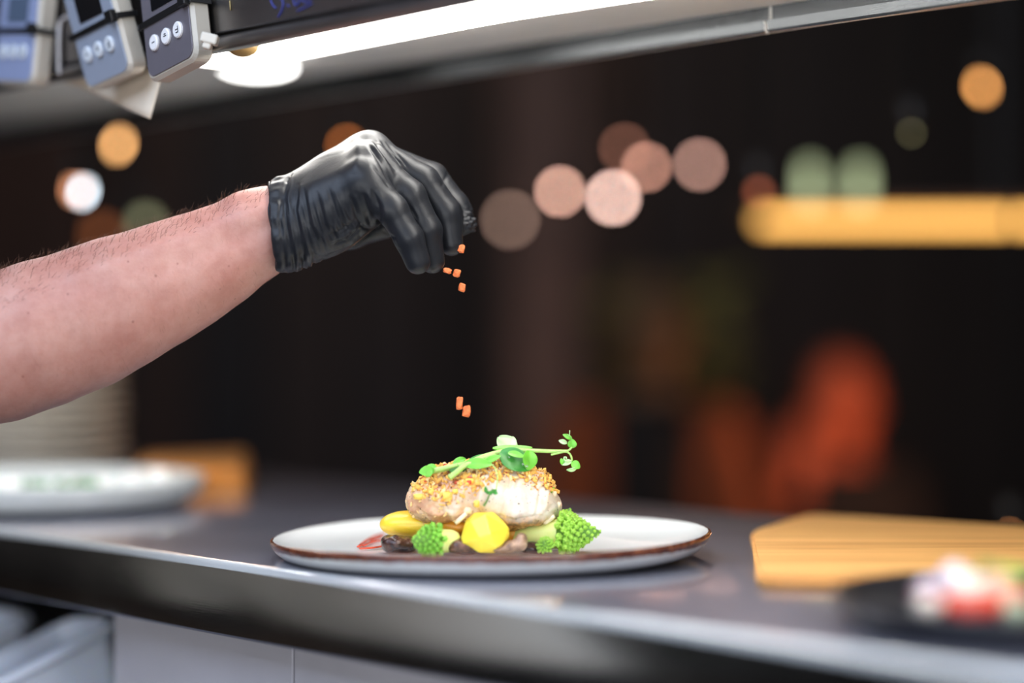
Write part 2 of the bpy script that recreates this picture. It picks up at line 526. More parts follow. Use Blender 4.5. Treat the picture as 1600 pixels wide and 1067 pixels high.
# white plug beside the last timer
pl = empty('rail_clip', P(328, 61, 1.262))
tag(pl, 'small white plastic clip on the front rail beside the third timer', 'clip')
wp = mat('white_plastic', (214, 208, 196), 0.45)
bm = bmesh.new(); bm_box(bm, (0, 0, 0), (0.010, 0.010, 0.006), Matrix.Rotation(0.25, 3, 'Y'), 0.001); link_bm('stem', bm, wp, pl)
bm = bmesh.new(); bm_box(bm, (-0.001, 0.0, -0.0022), (0.005, 0.008, 0.008), Matrix.Rotation(0.25, 3, 'Y'), 0.001); link_bm('hook', bm, wp, pl)
# handwriting on the rail (blue marker), strokes lie on the steel face
blue = mat('blue_marker', (58, 66, 150), 0.6)
def on_rail(px, py):
    x = (px - 800) / F
    Y = (1.078 * 0.66 - 0.0006) / (0.7513 * x + 0.66)
    return P(px, py, Y)
strokes = [[(421, -6), (425, 6), (431, 13)], [(436, -6), (442, 4), (440, 16), (434, 27)], [(449, 8), (452, 10)], [(458, -4), (461, 8), (467, 4), (466, -3)],
           [(470, -5), (476, 3), (486, 0)], [(464, 17), (475, 12), (487, 5)]]
geos = []
for s_ in strokes:
    geos.append(tube_geo(spline([on_rail(*p) for p in s_], 5), 0.00045, 5))
hw = join_geo('handwriting', geos, blue, None)
hw.parent = sh; hw.matrix_parent_inverse = sh.matrix_world.inverted() if False else PASS.inverted()
vs_, fs_ = tube_geo([on_rail(359, 1), on_rail(360, 16)], 0.0004, 5)
ym = link_mesh('tick_mark', vs_, fs_, mat('yellow_mark', (170, 150, 100), 0.6), sh); ym.matrix_parent_inverse = PASS.inverted()

# ------------------------------------------------------------------ timers
def rrect(w, h, r, n=5):
    pts = []
    for cx, cy, a0 in ((w / 2 - r, h / 2 - r, 0), (-w / 2 + r, h / 2 - r, 90), (-w / 2 + r, -h / 2 + r, 180), (w / 2 - r, -h / 2 + r, 270)):
        for i in range(n + 1):
            a = math.radians(a0 + 90 * i / n)
            pts.append((cx + r * math.cos(a), cy + r * math.sin(a)))
    return pts
def rprism(name, w, h, r, y0, y1, m, parent, cham=0.0, cz=0.0, cx=0.0):
    """rounded plate in local xz, from y0 (front) to y1 (back)"""
    vs, fs = [], []
    rings = [(y0, cham), (y0 + cham, 0), (y1 - cham, 0), (y1, cham)] if cham else [(y0, 0), (y1, 0)]
    for (y, ins) in rings:
        for (x, z) in rrect(w - 2 * ins, h - 2 * ins, max(r - ins, 0.0004)):
            vs.append((x + cx, y, z + cz))
    k = len(vs) // len(rings)
    for i in range(len(rings) - 1):
        for j in range(k):
            fs.append((i * k + j, i * k + (j + 1) % k, (i + 1) * k + (j + 1) % k, (i + 1) * k + j))
    fs.append(tuple(range(k))[::-1]); fs.append(tuple((len(rings) - 1) * k + j for j in range(k)))
    me = bpy.data.meshes.new(name); me.from_pydata(vs, [], fs)
    bm = bmesh.new(); bm.from_mesh(me); bpy.data.meshes.remove(me)
    o = link_bm(name, bm, m, parent)
    return o
case_m = mat('timer_case', (186, 180, 168), 0.35, var=0.04, vscale=60)
strap_m = mat('black_strap', (8, 8, 9), 0.45)
screen_m = mat('lcd_dark', (12, 13, 16), 0.25)
screen_l = mat('lcd_grey', (78, 92, 112), 0.3)
btn_m = mat('button_white', (226, 226, 228), 0.35)
btn_c = mat('button_clear', (196, 204, 212), 0.2)
mark_m = mat('button_mark', (70, 72, 80), 0.6)
def timer(px, py, Y, roll, pitch, face_col, scr, btn, label):
    a0 = UD * math.cos(roll) + Vector((0, 0, 1)) * math.sin(roll)
    up = -UD * math.sin(roll) + Vector((0, 0, 1)) * math.cos(roll)
    nb = VD.copy()
    up2 = up * math.cos(pitch) - nb * math.sin(pitch)
    nb2 = nb * math.cos(pitch) + up * math.sin(pitch)
    Mw = Matrix((a0, nb2, up2)).transposed().to_4x4()
    Mw.translation = P(px, py, Y)
    e = empty('kitchen_timer', mw=Mw @ Matrix.Scale(0.92, 4))
    tag(e, label, 'timer', 'kitchen timers strapped to the front rail')
    rprism('case', 0.062, 0.086, 0.009, 0.0, 0.0145, case_m, e, cham=0.0022)
    fm = mat('timer_face', face_col, 0.42, metal=0.25, var=0.03, vscale=90)
    rprism('face_plate', 0.056, 0.080, 0.0075, -0.0009, 0.0006, fm, e, cham=0.0003)
    rprism('screen', 0.031, 0.0185, 0.001, -0.0014, 0.0002, scr, e, cz=0.0125)
    # strap: loop round the case, tilted
    st = rprism('strap', 0.0665, 0.0042, 0.0015, -0.0022, -0.0006, strap_m, e, cz=-0.003)
    for sx in (-1, 1): box('strap_side', (sx * 0.0325, 0.006, -0.003), (0.0014, 0.017, 0.0042), strap_m, e, bevel=0.0004)
    box('strap_lock', (0.0262, -0.003, -0.002), (0.0085, 0.005, 0.0085), strap_m, e, bevel=0.0008)
    for k in (-1, 0, 1):
        vs, fs = [], []
        n = 20
        rings = [(0.0052, -0.0008), (0.0052, -0.0022), (0.0044, -0.0029)]
        for (r, y) in rings:
            for i in range(n):
                t = 2 * math.pi * i / n; vs.append((k * 0.0148 - 0.0005 + r * math.cos(t), y, -0.0185 + r * 1.08 * math.sin(t)))
        for i in range(2):
            for j in range(n): fs.append((i * n + j, i * n + (j + 1) % n, (i + 1) * n + (j + 1) % n, (i + 1) * n + j))
        fs.append(tuple(2 * n + j for j in range(n)))
        bo = link_mesh('button', vs, fs, btn, e, smooth=False)
        bm = bmesh.new()
        bm_box(bm, (k * 0.0148, -0.0030, -0.0185), (0.0034, 0.0002, 0.0007))
        if k == 0: bm_box(bm, (k * 0.0148, -0.0030, -0.0172), (0.0022, 0.0002, 0.0007))
        if k == 1:
            bm_box(bm, (k * 0.0148, -0.0030, -0.0205), (0.0030, 0.0002, 0.0007)); bm_box(bm, (k * 0.0148 + 0.0014, -0.0030, -0.0185), (0.0007, 0.0002, 0.004))
        link_bm('symbol', bm, mark_m, bo)
    return e
timer(28, 42, 1.436, math.radians(-6), math.radians(-3), (148, 160, 196), screen_l, btn_c, 'pale blue-grey kitchen timer hanging straight, furthest along the rail')
timer(147, 36, 1.350, math.radians(8.5), math.radians(12), (150, 160, 178), screen_m, btn_c, 'silver-grey kitchen timer with black screen between the two other timers')
timer(259, 15, 1.297, math.radians(10.8), math.radians(0), (106, 102, 110), screen_m, btn_m, 'dark grey kitchen timer with three white round buttons')
# wire hook between timers
hk = tube('wire_hook', [P(150, 22, 1.40), P(112, 26, 1.415), P(95, 34, 1.42), P(92, 60, 1.42), P(92, 98, 1.42), P(93, 116, 1.42)], 0.0016, mat('hook_steel', (190, 186, 186), 0.35, metal=0.6), None)
tag(hk, 'bent pale wire hook hanging between two kitchen timers', 'hook')
# hanging paper sheet behind timers
def sheet(name, c, nx, ny, m, curl=0.0):
    """c: four corner points tl, tr, br, bl"""
    vs, fs = [], []
    for j in range(ny + 1):
        for i in range(nx + 1):
            s_, t_ = i / nx, j / ny
            p = (c[0] * (1 - s_) + c[1] * s_) * (1 - t_) + (c[3] * (1 - s_) + c[2] * s_) * t_
            p = p + VD * curl * math.sin(s_ * math.pi * 1.5) * t_
            vs.append(p)
    for j in range(ny):
        for i in range(nx):
            a = j * (nx + 1) + i; fs.append((a, a + 1, a + nx + 2, a + nx + 1))
    o = link_mesh(name, vs, fs, m)
    mod(o, 'SOLIDIFY', thickness=0.0006)
    return o
pm = mat('paper', (236, 222, 202), 0.6, var=0.05, vscale=30)
pm.node_tree.nodes['Principled BSDF'].inputs['Transmission Weight'].default_value = 0.25
pp_ = sheet('paper_slip', [P(58, 70, 1.47), P(268, 66, 1.345), P(248, 187, 1.345), P(50, 112, 1.47)], 14, 8, pm, 0.006)
tag(pp_, 'cream paper slip hanging behind the kitchen timers with a pointed corner', 'paper')

# ------------------------------------------------------------------ plates
PC = Vector((-0.0130, 1.300, ZT))
def plate_mat(name, rr, rimcol=(112, 62, 44), band=0.0017, speck=True):
    t = NT(name); b = t.b
    tc = t.add('ShaderNodeTexCoord'); sp = t.add('ShaderNodeSeparateXYZ'); t.link(tc.outputs['Object'], sp.inputs[0])
    sq = t.add('ShaderNodeVectorMath', operation='LENGTH')
    cmb = t.add('ShaderNodeCombineXYZ'); t.link(sp.outputs['X'], cmb.inputs['X']); t.link(sp.outputs['Y'], cmb.inputs['Y'])
    t.link(cmb.outputs[0], sq.inputs[0])
    n = t.noise(190, 6, tc.outputs['Object'], 0.7)
    n2 = t.noise(22, 3, tc.outputs['Object'])
    a = t.add('ShaderNodeMath', operation='MULTIPLY_ADD'); a.inputs[1].default_value = band * 1.1; t.link(n, a.inputs[0]); t.link(sq.outputs['Value'], a.inputs[2])
    a2 = t.add('ShaderNodeMath', operation='MULTIPLY_ADD'); a2.inputs[1].default_value = band * 0.9; t.link(n2, a2.inputs[0]); t.link(a.outputs[0], a2.inputs[2])
    mr = t.add('ShaderNodeMapRange'); mr.inputs['From Min'].default_value = rr - band * 0.12; mr.inputs['From Max'].default_value = rr + band * 0.25
    t.link(a2.outputs[0], mr.inputs['Value'])
    rimc = t.ramp(n, [(0.35, (74, 36, 28)), (0.55, rimcol), (0.72, (170, 110, 74))])
    mx = t.add('ShaderNodeMix', data_type='RGBA'); mx.inputs['A'].default_value = lin((246, 249, 247))
    t.link(mr.outputs[0], mx.inputs['Factor']); t.link(rimc, mx.inputs['B'])
    t.link(mx.outputs['Result'], b.inputs['Base Color'])
    b.inputs['Roughness'].default_value = 0.16; b.inputs['Coat Weight'].default_value = 0.3
    return t.m
def plate_profile(R_, hr, foot, th=0.0042):
    # (r,z) from the centre of the top, out over the rim and back underneath
    p = [(0.0, 0.0052), (R_ * 0.45, 0.0052), (R_ * 0.68, 0.0055), (R_ * 0.80, 0.0066), (R_ * 0.885, hr * 0.62), (R_ * 0.945, hr - 0.0028), (R_ - 0.0030, hr - 0.0004), (R_ - 0.0014, hr), (R_ - 0.0003, hr - 0.0006),
         (R_, hr - 0.0018), (R_ - 0.0006, hr - 0.0034), (R_ - 0.0030, hr * 0.52), (R_ - 0.0075, hr * 0.27), (R_ * 0.90, hr * 0.13), (foot * 1.07, 0.0008), (foot * 1.03, 0.0), (foot * 0.97, 0.0), (foot * 0.94, 0.0012), (0.0, 0.0016)]
    return p
def warp_rim(v):
    r = math.hypot(v.x, v.y)
    k = max(0, (r - 0.08) / 0.055)
    return Vector((v.x, v.y, v.z + v.x * 0.018 * k + 0.0006 * k * math.sin(3 * math.atan2(v.y, v.x) + 1)))
pl_m = plate_mat('rustic_plate', 0.135)
plate = lathe('plate', plate_profile(0.1352, 0.0148, 0.100), pl_m, n=160, loc=PC, warp=warp_rim)
tag(plate, 'large white plate with speckled brown rim holding the fish dish', 'plate')

# left plate, behind
lpc = P(56, 0, 1.69); lpc.z = ZT
wplate_m = mat('white_glaze', (226, 230, 226), 0.15, coat=0.3)
lp = lathe('plate', plate_profile(0.135, 0.0235, 0.082), wplate_m, n=96, loc=lpc)
tag(lp, 'plain white plate with green garnish in front of the plate stack', 'plate')
# stack of plates
sc_ = P(30, 0, 1.985); sc_.z = ZT
st_m = mat('stack_glaze', (222, 214, 200), 0.3)
prof_s = [(0.0, 0.004), (0.060, 0.004), (0.070, 0.006), (0.098, 0.0105), (0.1000, 0.0098), (0.0995, 0.0078), (0.072, 0.002), (0.064, 0.0), (0.0, 0.0012)]
proto = lathe('stacked_plate', prof_s, st_m, n=72)
words = ['bottom', 'second', 'third', 'fourth', 'fifth', 'sixth', 'seventh', 'eighth', 'ninth', 'tenth', 'eleventh', 'twelfth', 'thirteenth', 'fourteenth', 'top']
for i in range(15):
    o = proto if i == 0 else proto.copy()
    if i: COL.objects.link(o)
    random.seed(i)
    o.location = sc_ + Vector((random.uniform(-.0015, .0015), random.uniform(-.0015, .0015), i * 0.0105))
    o.rotation_euler = (0, 0, i)
    lab = f'cream plate, {words[i]} from the bottom of the tall stack behind the arm' if 0 < i < 14 else ('cream plate at the bottom of the tall stack behind the arm' if i == 0 else 'cream plate on top of the tall stack behind the arm')
    tag(o, lab, 'plate', 'stacked plates')

# dark plate at the near end
dpc = P(1640, 0, 0.985); dpc.z = ZT
dk_m = mat('black_stoneware', (34, 33, 35), 0.35, var=0.2, vscale=60)
dp = lathe('plate', plate_profile(0.100, 0.0165, 0.066), dk_m, n=96, loc=dpc)
tag(dp, 'black stoneware plate with red and white food at the near end', 'plate')

# ------------------------------------------------------------------ wooden boards
def wood_mat(name, c1, c2, rot=0.0, scale=1.0):
    t = NT(name); b = t.b
    v = t.coord(scale=(6 * scale, 70 * scale, 40), rot=(0, 0, rot))
    n = t.noise(1.2, 6, v, 0.6)
    v2 = t.coord(scale=(3, 34, 20), rot=(0, 0, rot))
    n2 = t.noise(1.0, 3, v2)
    a = t.add('ShaderNodeMath', operation='MULTIPLY_ADD'); a.inputs[1].default_value = 0.5
    t.link(n, a.inputs[0]); t.link(n2, a.inputs[2])
    mid = tuple((x + y) // 2 for x, y in zip(c1, c2))
    t.link(t.ramp(a.outputs[0], [(0.42, c2), (0.62, mid), (0.75, c1), (1.0, tuple(min(255, x + 14) for x in c1))]), b.inputs['Base Color'])
    b.inputs['Roughness'].default_value = 0.5
    t.bump(n, 0.4, 0.0005)
    return t.m
def board(name, poly, h, z0, m, bevel=0.002):
    bm = bmesh.new()
    vv = [bm.verts.new((x, y, z0)) for x, y in poly]
    f = bm.faces.new(vv)
    r = bmesh.ops.extrude_face_region(bm, geom=[f])
    bmesh.ops.translate(bm, verts=[g for g in r['geom'] if isinstance(g, bmesh.types.BMVert)], vec=(0, 0, h))
    es = [e for e in bm.edges if abs(e.verts[0].co.z - e.verts[1].co.z) < 1e-6]
    bmesh.ops.bevel(bm, geom=es, offset=bevel, segments=2, affect='EDGES')
    return link_bm(name, bm, m)
def rounded_poly(pts, r, n=5):
    out = []
    k = len(pts)
    for i in range(k):
        p = Vector(pts[i]); a = Vector(pts[i - 1]) - p; b = Vector(pts[(i + 1) % k]) - p
        rr = min(r, a.length / 2.1, b.length / 2.1)
        A = p + a.normalized() * rr; B = p + b.normalized() * rr
        for j in range(n + 1):
            t = j / n
            out.append(tuple((1 - t) ** 2 * A + 2 * t * (1 - t) * p + t * t * B))
    return out
def to_xy(u, v):
    q = O0 + UD * u + VD * v
    return (q.x, q.y)
rb = board('cutting_board', rounded_poly([(0.131, 1.128), (0.158, 1.40), (0.215, 1.535), (0.355, 1.43), (0.54, 1.20), (0.54, 1.115)], 0.02), 0.007, ZT + 0.0002,
           wood_mat('oak_board', (226, 170, 100), (196, 136, 74), rot=math.radians(-14)))
tag(rb, 'flat oak cutting board with dark grain beside the black plate', 'cutting board')
board_m = wood_mat('beech_board', (214, 142, 66), (168, 98, 38))
lb1 = board('cutting_board', rounded_poly([(-0.335, 1.842), (-0.226, 1.815), (-0.262, 2.10), (-0.350, 2.02)], 0.02), 0.011, ZT + 0.0002, board_m)
tag(lb1, 'orange wooden board lying under a second board behind the left plate', 'cutting board')
lb2 = board('cutting_board', rounded_poly([(-0.333, 1.850), (-0.230, 1.826), (-0.264, 2.095), (-0.350, 2.015)], 0.02), 0.010, ZT + 0.0116, board_m)
tag(lb2, 'orange wooden board on top of the pair behind the left plate', 'cutting board')

# ------------------------------------------------------------------ plastic tubs under the counter
tub_m = mat('frosted_plastic', (222, 230, 246), 0.4, sss=0.2)
tub_m.node_tree.nodes['Principled BSDF'].inputs['Transmission Weight'].default_value = 0.15
def tub(loc, b, e2, w, d, h, label):
    b = Vector(b).normalized(); e2 = Vector(e2); e2 = (e2 - b * e2.dot(b)).normalized(); e1 = b.cross(e2)
    Mw = Matrix((e1, e2 * -1, -b)).transposed().to_4x4()
    Mw.translation = loc + e1 * w / 2 + e2 * d / 2 + b * h
    e = empty('plastic_tub', mw=Mw)
    tag(e, label, 'tub', 'plastic tubs under the counter')
    rings = []
    def ring(w_, d_, r_, z): return [(x, y, z) for x, y in rrect(w_, d_, r_)]
    R_ = [ring(w * .8, d * .8, .012, 0), ring(w * .98, d * .98, .018, h * .92), ring(w * 1.04, d * 1.04, .02, h * .93), ring(w * 1.04, d * 1.04, .02, h), ring(w * .95, d * .95, .017, h), ring(w * .76, d * .76, .01, .003)]
    vs = [v for r_ in R_ for v in r_]; k = len(R_[0]); fs = []
    for i in range(len(R_) - 1):
        for j in range(k): fs.append((i * k + j, i * k + (j + 1) % k, (i + 1) * k + (j + 1) % k, (i + 1) * k + j))
    fs.append(tuple(range(k))[::-1]); fs.append(tuple((len(R_) - 1) * k + j for j in range(k)))
    o = link_mesh('body', vs, fs, tub_m, e, smooth=False)
    bm = bmesh.new()
    me = bpy.data.meshes.new('t')
    r1 = [(x * 1.06, y * 1.06, h - 0.004) for x, y in rrect(w, d, .02)]
    vs2, fs2 = tube_geo([Vector(p) for p in r1] + [Vector(r1[0])], 0.0032, 6)
    bm.free(); bpy.data.meshes.remove(me)
    link_mesh('rim', vs2, fs2, tub_m, e)
    return e
tub(P(184, 966, 1.50), (0.33, 0.15, -0.93), (-0.7, -0.55, -0.35), 0.075, 0.11, 0.075, 'frosted white plastic tub leaning under the counter lip, the larger one in view')
tub(P(48, 962, 1.60), (0.28, 0.2, -0.93), (-0.7, -0.5, -0.3), 0.07, 0.10, 0.07, 'frosted white plastic tub behind the leaning one, only its corner showing')

# ------------------------------------------------------------------ the chef's arm and gloved hand
def pt(px, py, dy):          # dy in millimetres behind the plane of focus of the hand
    return np.array(P(px, py, 1.30 + dy / 1000))
MM = 0.001
person = empty('person', P(-120, 575, 1.30))
PO = np.array(person.location)
tag(person, 'person reaching in with bare forearm and black glove, sprinkling crumbs over the plate', 'person')
def skin_mat():
    t = NT('skin'); b = t.b
    v = t.coord()
    n1 = t.noise(28, 5, v); n2 = t.noise(160, 5, v, 0.7)
    c1 = t.ramp(n1, [(0.3, (176, 122, 110)), (0.5, (186, 136, 124)), (0.7, (194, 148, 136))])
    vo = t.add('ShaderNodeTexVoronoi'); vo.inputs['Scale'].default_value = 75; vo.inputs['Randomness'].default_value = 1
    t.link(v, vo.inputs['Vector'])
    fr_ = t.ramp(vo.outputs['Distance'], [(0.035, (150, 84, 72)), (0.08, (255, 255, 255))])
    sel = t.ramp(t.noise(9, 2, v), [(0.5, (255, 255, 255)), (0.56, (0, 0, 0))])
    ad = t.add('ShaderNodeMix', data_type='RGBA', blend_type='ADD'); ad.inputs['Factor'].default_value = 1; ad.clamp_result = True
    t.link(fr_, ad.inputs['A']); t.link(sel, ad.inputs['B'])
    m1 = t.add('ShaderNodeMix', data_type='RGBA', blend_type='MULTIPLY'); m1.inputs['Factor'].default_value = 0.5
    t.link(c1, m1.inputs['A']); t.link(ad.outputs['Result'], m1.inputs['B'])
    m2 = t.add('ShaderNodeMix', data_type='RGBA', blend_type='MULTIPLY'); m2.inputs['Factor'].default_value = 1
    t.link(m1.outputs['Result'], m2.inputs['A'])
    t.link(t.ramp(n2, [(0.35, (246, 238, 236)), (0.6, (255, 255, 255))]), m2.inputs['B'])
    t.link(m2.outputs['Result'], b.inputs['Base Color'])
    b.inputs['Roughness'].default_value = 0.48
    b.inputs['Subsurface Weight'].default_value = 0.25
    b.inputs['Subsurface Radius'].default_value = (1, 0.35, 0.2); b.inputs['Subsurface Scale'].default_value = 0.008
    b1 = t.bump(n2, 0.35, 0.0006)
    t.bump(t.noise(700, 3, v), 0.25, 0.0003, b1)
    return t.m
M['skin'] = skin_mat()
s1 = F / 1.30
arm_chain = [((437, 353, 0), 40, .82), ((428, 354, 0), 61, .82), (( 395, 368, 0), 69, .84), ((335, 404, 0), 77, .88), ((290, 426, -1), 85, .9), ((240, 449, -2), 94, .93), ((185, 473, -4), 102, .95), ((130, 498, -6), 107, .97), ((60, 524, -9), 112, .98), ((0, 543, -12), 112, .98),
             ((-120, 572, -20), 114, .98), ((-230, 596, -30), 106, .98), ((-330, 590, -40), 104, 1)]
ac = [(pt(*p), r / s1, q) for p, r, q in arm_chain] + [(np.array((-.475, 1.205, 1.262)), .043, 1), (np.array((-.60, 1.10, 1.42)), .052, 1)]
def arm_f(X, Y, Z):
    d = None
    for (a, ra, qa), (b, rb, qb) in zip(ac[:-1], ac[1:]):
        c = cone_sdf(X, Y, Z, a, b, ra, rb, (qa + qb) / 2)
        d = c if d is None else smin(d, c, 0.006)
    return d
lo = np.minimum.reduce([a - r * 1.1 for a, r, q in ac]); hi = np.maximum.reduce([a + r * 1.1 for a, r, q in ac])
def arm_post(V, Q):
    N = vnormals(V, Q)
    pp = proj(V)
    front = np.clip(-N[:, 1] * 1.4, 0, 1)
    d = nz(V, 26, 3) * 0.0009 + nz(V, 60, 7) * 0.0003
    # tendon and bone lines along the forearm, a scratch near the wrist
    for line, sg, am in (([(430, 318), (330, 352), (230, 392), (120, 430)], 13, 0.0016), ([(430, 350), (340, 384), (250, 425)], 12, -0.0012),
                         ([(420, 392), (350, 440), (260, 500)], 16, 0.0008), ([(338, 470), (362, 455)], 2.2, -0.0005)):
        d = d + stroke_weight(pp, line, sg) * am * front
    return V + N * d[:, None]
arm = net_obj('arm', arm_f, lo - .004, hi + .004, 0.0028, M['skin'], person, arm_post, PO)
tag(arm, kind=None)
# the rest of the cook, beyond the frame: white jacket, dark trousers, head, other hand
jk_m = mat('white_jacket', (226, 226, 224), 0.85, bump=0.4, bscale=500)
tr_m = mat('dark_trousers', (34, 36, 42), 0.85)
CC = np.array((-.73, 1.27, 0.)); FD = np.array((.78, .625, 0.)); RD = np.array((.625, -.78, 0.)); SH = np.array((-.60, 1.10, 1.42)); SL = np.array((-.84, 1.42, 1.42))
LE = SL + np.array((-.03, .06, -.29)); LW = LE + np.array((.07, .03, -.25))
def torso_f(X, Y, Z):
    d = cone_sdf(X, Y, Z, SH, SL, .062, .062)
    d = smin(d, cone_sdf(X, Y, Z, CC + np.array((0, 0, 1.46)), CC + np.array((0, 0, 1.36)), .05, .09), .04)
    for k in (-.065, .065):
        d = smin(d, cone_sdf(X, Y, Z, CC + RD * k + np.array((0, 0, 1.33)), CC + RD * k + np.array((0, 0, .86)), .105, .112), .05)
    d = smin(d, cone_sdf(X, Y, Z, SL, LE, .055, .048), .03)
    d = smin(d, cone_sdf(X, Y, Z, LE, LW, .048, .036), .015)
    q = arm_f(X, Y, Z) - 0.007
    e = np.array((-.475, 1.205, 1.262)); ax = (SH - e) / np.linalg.norm(SH - e)
    q = np.maximum(q, -((X - e[0]) * ax[0] + (Y - e[1]) * ax[1] + (Z - e[2]) * ax[2]) + .012)
    d = smin(d, q, .02)
    return np.maximum(np.maximum(d, .74 - Z), Z - 1.485)
def jk_post(V, Q):
    return V + vnormals(V, Q) * (nz(V, 14, 11) * 0.005)[:, None]
net_obj('jacket', torso_f, (-1.02, .95, .72), (-.42, 1.66, 1.52), 0.009, jk_m, person, jk_post, PO)
def leg_f(X, Y, Z):
    d = None
    for k in (-.085, .085):
        a = CC + RD * k
        c = smin(cone_sdf(X, Y, Z, a + np.array((0, 0, .86)), a + np.array((0, 0, .48)), .098, .07), cone_sdf(X, Y, Z, a + np.array((0, 0, .48)), a + np.array((0, 0, .09)), .07, .055), .02)
        c = smin(c, cone_sdf(X, Y, Z, a + np.array((0, 0, .05)) - FD * .04, a + np.array((0, 0, .045)) + FD * .17, .048, .04), .03)
        d = c if d is None else smin(d, c, .03)
    return np.maximum(d, Z - .80)
net_obj('trousers', leg_f, (-1.02, 1.0, -.01), (-.42, 1.58, .83), 0.012, tr_m, person, None, PO)
HC = CC + FD * .03 + np.array((0, 0, 1.68))
def hp(f_, r_, z_): return HC + FD * f_ + RD * r_ + np.array((0, 0, z_))
def head_f(X, Y, Z):
    d = cone_sdf(X, Y, Z, hp(-.03, 0, .02), hp(.015, 0, .02), .085, .075)
    d = smin(d, cone_sdf(X, Y, Z, hp(.03, 0, -.05), hp(.055, 0, -.085), .05, .032), .03)
    d = smin(d, cone_sdf(X, Y, Z, hp(-.02, 0, -.08), hp(-.04, 0, -.24), .052, .06), .02)
    d = smin(d, cone_sdf(X, Y, Z, hp(.082, 0, .012), hp(.097, 0, -.022), .007, .012), .010)
    for k in (-1, 1):
        d = smin(d, cone_sdf(X, Y, Z, hp(-.01, .08 * k, .012), hp(-.015, .084 * k, -.025), .012, .008), .006)
        d = np.maximum(d, -cone_sdf(X, Y, Z, hp(.098, .03 * k, .01), hp(.098, .036 * k, .01), .010, .009))
    d = np.maximum(d, -cone_sdf(X, Y, Z, hp(.096, -.02, -.058), hp(.096, .02, -.058), .0035, .0035))
    return d
net_obj('head', head_f, HC - np.array((.16, .16, .26)), HC + np.array((.16, .16, .14)), 0.006, M['skin'], person, None, PO)
eye_m = mat('eye_white', (230, 228, 224), .2)
vs, fs = ICO[2]
for k in (-1, 1):
    c_ = Vector(hp(.074, .031 * k, .01)) - Vector(PO)
    link_mesh('eye', [v * .0115 + c_ for v in vs], fs, eye_m, person)
def hair_f(X, Y, Z):
    d = head_f(X, Y, Z) - .008
    f_ = (X - HC[0]) * FD[0] + (Y - HC[1]) * FD[1]
    return np.maximum(d, np.maximum(f_ * .8 - (Z - HC[2]) * 1.0 + .0, -(Z - HC[2]) - .04 + f_ * .5))
net_obj('hair', hair_f, HC - np.array((.16, .16, .16)), HC + np.array((.16, .16, .15)), 0.007, mat('brown_hair', (58, 40, 28), .6), person, None, PO)
def lh_f(X, Y, Z):
    dn = (LW - LE) / np.linalg.norm(LW - LE); sd = FD
    d = cone_sdf(X, Y, Z, LW - dn * .02, LW + dn * .07, .028, .030, 1)
    for k in range(4):
        p0 = LW + dn * .07 + sd * (k - 1.5) * .017; L_ = (.062, .074, .078, .07)[k]
        m_ = p0 + dn * L_ * .5; e_ = m_ + dn * L_ * .4 + RD * .016
        d = smin(d, cone_sdf(X, Y, Z, p0, m_, .0098, .009), .006); d = smin(d, cone_sdf(X, Y, Z, m_, e_, .009, .0075), .003)
    p0 = LW + dn * .02 + sd * .024
    return smin(d, cone_sdf(X, Y, Z, p0, p0 + dn * .05 + sd * .022, .012, .009), .006)
net_obj('other_glove', lh_f, LW - np.array((.12, .12, .2)), LW + np.array((.12, .12, .06)), 0.0045, mat('glove_plain', (34, 36, 42), .45), person, None, PO)

# glove
cones = [  # a, b, ra, rb (mm), blend (mm)
    ((444, 377, -10), (572, 288, -26), 17.5, 10.8, 13),
    ((442, 350, 0), (577, 260, -12), 18.5, 12, 13),
    ((442, 332, 4), (581, 236, 8), 17.0, 11.0, 13),
    ((446, 335, 10), (572, 236, 18), 17.0, 9.0, 12),
    ((438, 353, 0), (495, 338, 2), 25.2, 20, 9),
    ((462, 380, -8), (530, 352, -14), 15.5, 12, 8),
    ((520, 345, 0), (575, 290, 4), 18, 14, 8),
    ((500, 350, -10), (562, 318, -12), 17, 15, 13),
    ((568, 284, -22), (570, 242, 8), 12.0, 9.5, 12), ((515, 315, -15), (525, 276, 2), 15.0, 12.0, 13),
    ((560, 325, -12), (590, 318, 4), 13, 12, 8),
    # thumb
    ((480, 362, 12), (548, 362, 26), 15, 10.5, 8),
    ((548, 362, 26), (628, 341, 26), 10.5, 9.8, 4),
    ((628, 341, 26), (704, 352, 13), 9.8, 8.0, 4),
]
fingers = [
    [((570, 286, -26), 11.2), ((613, 329, -29), 9.3), ((639, 372, -29), 8.7), ((653, 409, -27), 7.6)],
    [((577, 256, -12), 11.6), ((641, 306, -14), 9.5), ((667, 360, -13), 9.0), ((676, 408, -10), 7.6)],
    [((580, 238, 6), 10.8), ((662, 283, 3), 9.6), ((697, 332, 3), 9.4), ((706, 382, 2), 7.4)],
    [((574, 234, 20), 9.2), ((676, 278, 22), 8.8), ((712, 322, 17), 8.4), ((729, 350, 12), 6.4)],
]
